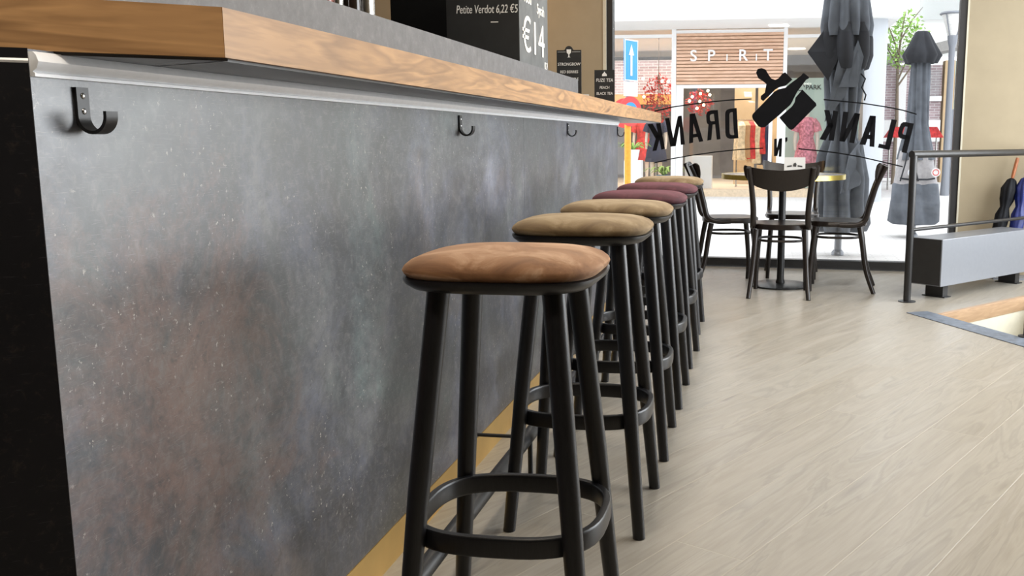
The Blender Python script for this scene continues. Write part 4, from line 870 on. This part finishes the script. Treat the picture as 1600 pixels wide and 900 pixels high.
# ---------------------------------------------------------------- logo and lettering stuck on the window
DECAL = {'k': [[[-0.8675, 1.1658], [-0.8305, 1.1696], [-0.7909, 0.9587], [-0.8209, 0.9518]], [[-0.9387, 1.1582], [-0.8955, 1.1629], [-0.8276, 1.0516], [-0.8677, 1.037]], [[-0.8962, 0.9408], [-0.862, 0.9439], [-0.8278, 1.0663], [-0.8599, 1.0741]]],
  'n': [[[-0.7928, 1.2054], [-0.758, 1.2091], [-0.7092, 0.9834], [-0.746, 0.9745]], [[-0.6797, 1.2252], [-0.655, 1.228], [-0.6258, 0.9952], [-0.6595, 0.9903]], [[-0.6866, 1.2214], [-0.657, 1.228], [-0.7012, 0.9804], [-0.737, 0.9765]]],
  'a': [[[-0.59, 1.2402], [-0.5585, 1.2439], [-0.5576, 1.0099], [-0.5911, 1.0021]], [[-0.5831, 1.2411], [-0.5458, 1.2457], [-0.4749, 1.0206], [-0.5083, 1.0138]], [[-0.5663, 1.0778], [-0.5024, 1.0855], [-0.4971, 1.0584], [-0.566, 1.0487]]],
  'r': [[[-0.3953, 1.268], [-0.3603, 1.2716], [-0.334, 1.0371], [-0.3643, 1.0333]], [[-0.4346, 1.1548], [-0.4005, 1.1576], [-0.4093, 1.0323], [-0.4425, 1.0255]], [[-0.3827, 1.2708], [-0.4168, 1.2681], [-0.4066, 1.2383], [-0.3871, 1.2401]], [[-0.4168, 1.2681], [-0.4411, 1.2596], [-0.4182, 1.2345], [-0.4066, 1.2383]], [[-0.4411, 1.2596], [-0.4526, 1.2414], [-0.423, 1.2269], [-0.4182, 1.2345]], [[-0.4526, 1.2414], [-0.4542, 1.2203], [-0.4239, 1.2183], [-0.423, 1.2269]], [[-0.4542, 1.2203], [-0.4507, 1.1799], [-0.4215, 1.1913], [-0.4239, 1.2183]], [[-0.4507, 1.1799], [-0.4446, 1.1626], [-0.4175, 1.1846], [-0.4215, 1.1913]], [[-0.4446, 1.1626], [-0.4297, 1.1519], [-0.4086, 1.1807], [-0.4175, 1.1846]], [[-0.4297, 1.1519], [-0.378, 1.1566], [-0.3823, 1.1835], [-0.4086, 1.1807]]],
  'd': [[[-0.2422, 1.2823], [-0.2085, 1.2859], [-0.1893, 1.0449], [-0.2232, 1.042]], [[-0.2326, 1.2832], [-0.2664, 1.2796], [-0.2494, 1.2528], [-0.2301, 1.2546]], [[-0.2664, 1.2796], [-0.2866, 1.2721], [-0.26, 1.249], [-0.2494, 1.2528]], [[-0.2866, 1.2721], [-0.2979, 1.2559], [-0.2647, 1.2414], [-0.26, 1.249]], [[-0.2979, 1.2559], [-0.3004, 1.234], [-0.2664, 1.229], [-0.2647, 1.2414]], [[-0.3004, 1.234], [-0.2959, 1.0853], [-0.262, 1.0949], [-0.2664, 1.229]], [[-0.2959, 1.0853], [-0.2906, 1.0622], [-0.2598, 1.0814], [-0.262, 1.0949]], [[-0.2906, 1.0622], [-0.2787, 1.0478], [-0.2539, 1.0737], [-0.2598, 1.0814]], [[-0.2787, 1.0478], [-0.2591, 1.0401], [-0.2441, 1.0699], [-0.2539, 1.0737]], [[-0.2591, 1.0401], [-0.2135, 1.042], [-0.2189, 1.0718], [-0.2441, 1.0699]]],
  'apostrophe': [[[0.1836, 1.0506], [0.2015, 1.0535], [0.2032, 1.0259], [0.1885, 1.0088], [0.1917, 1.0288], [0.1841, 1.0297]]],
  'small_n': [[[0.0973, 1.0392], [0.1182, 1.0421], [0.1236, 0.9035], [0.0988, 0.9015]], [[0.1391, 1.043], [0.1609, 1.0449], [0.1581, 0.8989], [0.1371, 0.8978]], [[0.1372, 1.0421], [0.1581, 1.0449], [0.1255, 0.9035], [0.1065, 0.9015]]],
  'plank_k': [[[0.5521, 1.2611], [0.5933, 1.2567], [0.5657, 1.0249], [0.5242, 1.0277]], [[0.4831, 1.267], [0.5231, 1.264], [0.559, 1.1391], [0.5184, 1.1183]], [[0.4547, 1.0374], [0.5021, 1.0276], [0.5588, 1.146], [0.5248, 1.1739]]],
  'plank_n': [[[0.6304, 1.2524], [0.6715, 1.2494], [0.6485, 1.0166], [0.6071, 1.0221]], [[0.7194, 1.2422], [0.7605, 1.2351], [0.7242, 1.0055], [0.6844, 1.0111]], [[0.7194, 1.2422], [0.7605, 1.2351], [0.6512, 1.0166], [0.6098, 1.0221]]],
  'plank_a': [[[0.8355, 1.221], [0.8775, 1.2181], [0.8107, 0.9918], [0.7655, 0.9972]], [[0.8396, 1.221], [0.8816, 1.2167], [0.8792, 0.9766], [0.8424, 0.9807]], [[0.8047, 1.0763], [0.8619, 1.0694], [0.8633, 1.0362], [0.7951, 1.0417]]],
  'plank_l': [[[1.001, 1.1929], [1.0415, 1.1859], [0.9964, 0.9547], [0.9556, 0.9629]], [[0.9065, 0.9725], [0.9147, 1.003], [0.9937, 0.9865], [0.9938, 0.9533]]],
  'plank_p': [[[1.1305, 1.165], [1.1708, 1.1581], [1.1266, 0.9289], [1.0873, 0.937]], [[1.1426, 1.1623], [1.113, 1.1692], [1.1172, 1.135], [1.1375, 1.1295]], [[1.113, 1.1692], [1.089, 1.1693], [1.1052, 1.135], [1.1172, 1.135]], [[1.089, 1.1693], [1.0722, 1.1557], [1.0976, 1.1268], [1.1052, 1.135]], [[1.0722, 1.1557], [1.0616, 1.1242], [1.0917, 1.1077], [1.0976, 1.1268]], [[1.0616, 1.1242], [1.0538, 1.0871], [1.0872, 1.0898], [1.0917, 1.1077]], [[1.0538, 1.0871], [1.0578, 1.0583], [1.089, 1.0788], [1.0872, 1.0898]], [[1.0578, 1.0583], [1.0732, 1.0445], [1.0973, 1.0733], [1.089, 1.0788]], [[1.0732, 1.0445], [1.0989, 1.0376], [1.1108, 1.0706], [1.0973, 1.0733]], [[1.0989, 1.0376], [1.1485, 1.0349], [1.1376, 1.0692], [1.1108, 1.0706]]],
  'rule_a': [[[-0.8811, 1.2688], [-0.732, 1.3018], [-0.7319, 1.2921], [-0.8811, 1.2591]], [[-0.732, 1.3018], [-0.5546, 1.3255], [-0.5545, 1.3159], [-0.7319, 1.2921]], [[-0.5546, 1.3255], [-0.4082, 1.3417], [-0.408, 1.3321], [-0.5545, 1.3159]], [[-0.4082, 1.3417], [-0.2532, 1.3547], [-0.2531, 1.3452], [-0.408, 1.3321]], [[-0.2532, 1.3547], [-0.0899, 1.361], [-0.0897, 1.3515], [-0.2531, 1.3452]]],
  'rule_b': [[[-0.8836, 0.8468], [-0.7282, 0.883], [-0.7281, 0.8742], [-0.8835, 0.838]], [[-0.7282, 0.883], [-0.5692, 0.9101], [-0.5691, 0.9013], [-0.7281, 0.8742]], [[-0.5692, 0.9101], [-0.3628, 0.9399], [-0.3626, 0.9312], [-0.5691, 0.9013]], [[-0.3628, 0.9399], [-0.1779, 0.9588], [-0.1777, 0.9501], [-0.3626, 0.9312]], [[-0.1779, 0.9588], [0.0128, 0.9698], [0.013, 0.9612], [-0.1777, 0.9501]]],
  'rule_c': [[[0.4762, 1.3521], [0.6206, 1.3372], [0.6209, 1.3275], [0.4765, 1.3425]], [[0.6206, 1.3372], [0.7843, 1.3195], [0.7847, 1.3099], [0.6209, 1.3275]], [[0.7843, 1.3195], [0.9606, 1.2909], [0.961, 1.2813], [0.7847, 1.3099]], [[0.9606, 1.2909], [1.082, 1.2655], [1.0824, 1.256], [0.961, 1.2813]], [[1.082, 1.2655], [1.1871, 1.2337], [1.1876, 1.2241], [1.0824, 1.256]]],
  'rule_d': [[[0.2911, 0.9663], [0.4547, 0.9512], [0.455, 0.9414], [0.2913, 0.9564]], [[0.4547, 0.9512], [0.5936, 0.9348], [0.594, 0.925], [0.455, 0.9414]], [[0.5936, 0.9348], [0.7732, 0.9047], [0.7735, 0.8949], [0.594, 0.925]], [[0.7732, 0.9047], [0.9243, 0.8705], [0.9247, 0.8608], [0.7735, 0.8949]], [[0.9243, 0.8705], [1.1016, 0.8285], [1.102, 0.8187], [0.9247, 0.8608]]],
  'board': [[[-0.0594, 1.5615], [-0.0474, 1.5901], [-0.0159, 1.5984], [0.016, 1.5854], [0.0357, 1.554], [0.0619, 1.5162], [0.0937, 1.5034], [0.1186, 1.5155], [0.149, 1.5525], [0.1713, 1.5621], [0.1997, 1.5332], [0.2292, 1.5054], [0.2011, 1.4796], [0.1766, 1.4575], [0.1266, 1.4468], [0.0956, 1.4284], [0.0525, 1.3849], [0.0029, 1.3388], [-0.0166, 1.3541], [-0.0171, 1.3792], [0.0202, 1.4103], [0.0321, 1.4415], [0.025, 1.4729], [-0.0072, 1.4983], [-0.0394, 1.5175]]],
  'bottle': [[[-0.0837, 1.2218], [-0.0777, 1.2383], [0.0095, 1.3287], [0.0897, 1.4134], [0.1208, 1.4306], [0.1746, 1.4413], [0.2138, 1.4745], [0.2994, 1.538], [0.3052, 1.5504], [0.3176, 1.5539], [0.3583, 1.5212], [0.3537, 1.5101], [0.3377, 1.5041], [0.2718, 1.4141], [0.2416, 1.377], [0.2364, 1.3395], [0.2184, 1.3083], [0.1385, 1.2334], [0.0205, 1.1326], [-0.005, 1.1302], [-0.0307, 1.1391], [-0.0768, 1.1964]]],
  'lower_board': [[[0.1329, 1.2082], [0.2313, 1.2957], [0.2505, 1.3269], [0.257, 1.3643], [0.3089, 1.4262], [0.418, 1.3194], [0.4223, 1.3007], [0.2489, 1.1195], [0.2302, 1.1107], [0.211, 1.1196]]]}
NAMES = {'k': 'letter', 'n': 'letter', 'a': 'letter', 'r': 'letter', 'd': 'letter', 'apostrophe': 'apostrophe', 'small_n': 'letter', 'plank_k': 'letter', 'plank_n': 'letter', 'plank_a': 'letter', 'plank_l': 'letter', 'plank_p': 'letter',
         'rule_a': 'curved_rule', 'rule_b': 'curved_rule', 'rule_c': 'curved_rule', 'rule_d': 'curved_rule', 'board': 'serving_board_shape', 'bottle': 'bottle_shape', 'lower_board': 'serving_board_shape'}
dc = thing('window_lettering', "black PLANK 'N DRANK logo on the shop window, reversed as seen from inside", 'lettering')
dc.matrix_world = WM
for key, polys in DECAL.items():
    q = MB()
    for poly in polys:
        t_ = bmesh.new(); vs = [t_.verts.new((x, 0.0505, z)) for x, z in poly]; f_ = t_.faces.new(vs); bmesh.ops.triangulate(t_, faces=[f_])
        r_ = bmesh.ops.extrude_face_region(t_, geom=t_.faces[:]); bmesh.ops.translate(t_, vec=(0, 0.001, 0), verts=[v for v in r_['geom'] if isinstance(v, bmesh.types.BMVert)])
        q.add(t_)
    q.build(NAMES[key], 'vinyl', dc, False)

# ---------------------------------------------------------------- railing, radiator and umbrellas by the stairwell
A45 = math.atan2(D1.y, D1.x)
rl = thing('stair_railing', 'black tubular railing beside the stairwell, in front of the window', 'railing', (0.955, 6.30, 0), A45)
q = MB(); q.tube([(0, 0, 0.004), (0, 0, 0.935)], 0.0235, 20); q.lathe([(0.055, 0), (0.055, 0.005), (0.026, 0.008)], 24); q.build('post', 'black_metal', rl)
q = MB(); q.tube([(-0.0235, 0, 0.945), (1.70, 0, 0.945)], 0.0235, 20); q.build('top_rail', 'black_metal', rl)
q = MB(); q.tube([(0.02, 0, 0.465), (1.70, 0, 0.465)], 0.012, 14); q.build('mid_rail', 'black_metal', rl)
q = MB(); q.tube([(1.68, 0, 0.004), (1.68, 0, 0.935)], 0.0235, 20); q.lathe([(0.055, 0), (0.055, 0.005), (0.026, 0.008)], 24, (1.68, 0, 0)); q.build('post', 'black_metal', rl)
rp2 = thing('stair_railing', 'black railing post on the stone edge at the right border', 'railing', (1.42, 5.235, 0.004), math.atan2(D2.y, D2.x))
q = MB(); q.tube([(0, 0, 0.004), (0, 0, 0.935)], 0.020, 20); q.lathe([(0.045, 0), (0.045, 0.005), (0.022, 0.008)], 24); q.build('post', 'black_metal', rp2)
q = MB(); q.tube([(0, 0, 0.945), (1.3, 0, 0.945)], 0.0235, 20); q.build('top_rail', 'black_metal', rp2)
q = MB(); q.tube([(1.28, 0, 0.004), (1.28, 0, 0.935)], 0.020, 20); q.build('post', 'black_metal', rp2)
rd = thing('bench_radiator', 'long low grey radiator box on black feet below the railing', 'radiator', (1.17, 6.355, 0), A45)
q = MB(); q.box(0.0, 1.15, 0.0, 0.225, 0.092, 0.400, None, 0.003); q.build('casing', 'silver', rd, False)
q = MB(); q.box(-0.012, -0.0005, 0.0, 0.212, 0.10, 0.398, None, 0.002); q.box(-0.012, 0.0, 0.213, 0.238, 0.09, 0.40, None, 0.002); o = q.build('end_cap', 'charcoal', rd, False); o['label'] = 'black end cap'
for x in (0.13, 1.085):
    q = MB(); q.box(x, x + 0.06, 0.06, 0.19, 0.0, 0.094); q.box(x - 0.01, x + 0.07, 0.04, 0.21, 0.0, 0.006); q.build('foot', 'charcoal', rd, False)
us = thing('umbrella_stand', 'low grey metal umbrella stand on the floor by the front wall', 'umbrella stand', (1.90, 7.50, 0))
q = MB(); q.box(-0.16, 0.16, -0.10, 0.10, 0.0, 0.012); q.build('tray', 'silver', us, False)
q = MB()
q.tube([(-0.15, -0.09, 0.28), (0.15, -0.09, 0.28), (0.15, 0.09, 0.28), (-0.15, 0.09, 0.28)], 0.006, 8, True)
for sx in (-0.15, 0.15):
    for sy in (-0.09, 0.09): q.tube([(sx, sy, 0.012), (sx, sy, 0.28)], 0.005, 8)
q.build('hoop', 'silver', us)
def umbrella(label, loc, tilt, m, L, handle):
    t = thing('umbrella', label, 'umbrella', loc); t.rotation_euler = tilt
    q = MB(); q.lathe([(0.006, 0), (0.008, 0.05), (0.028, 0.10), (0.042, 0.30), (0.05, 0.46), (0.030, 0.52), (0.046, 0.58), (0.055, 0.66), (0.03, 0.73), (0.012, 0.745)], 48, fn=lambda th, z: 1 + 0.28 * (abs(math.sin(4 * th + z * 9)) - 0.5)); q.build('canopy', m, t, angle=60)
    q = MB(); q.lathe([(0.008, 0.74), (0.013, 0.76), (0.014, 0.88), (0.012, L), (0.0, L + 0.004)], 16); q.build('handle', handle, t)
umbrella('black folded umbrella with a wooden handle leaning on the beige wall', (1.72, 7.53, 0.02), (math.radians(-4), math.radians(12), 0), 'umb_black', 0.90, 'handle_wood')
umbrella('blue folded umbrella leaning beside the black one at the right border', (1.86, 7.50, 0.02), (math.radians(-4), math.radians(8), 0), 'umb_blue', 0.84, 'umb_black')
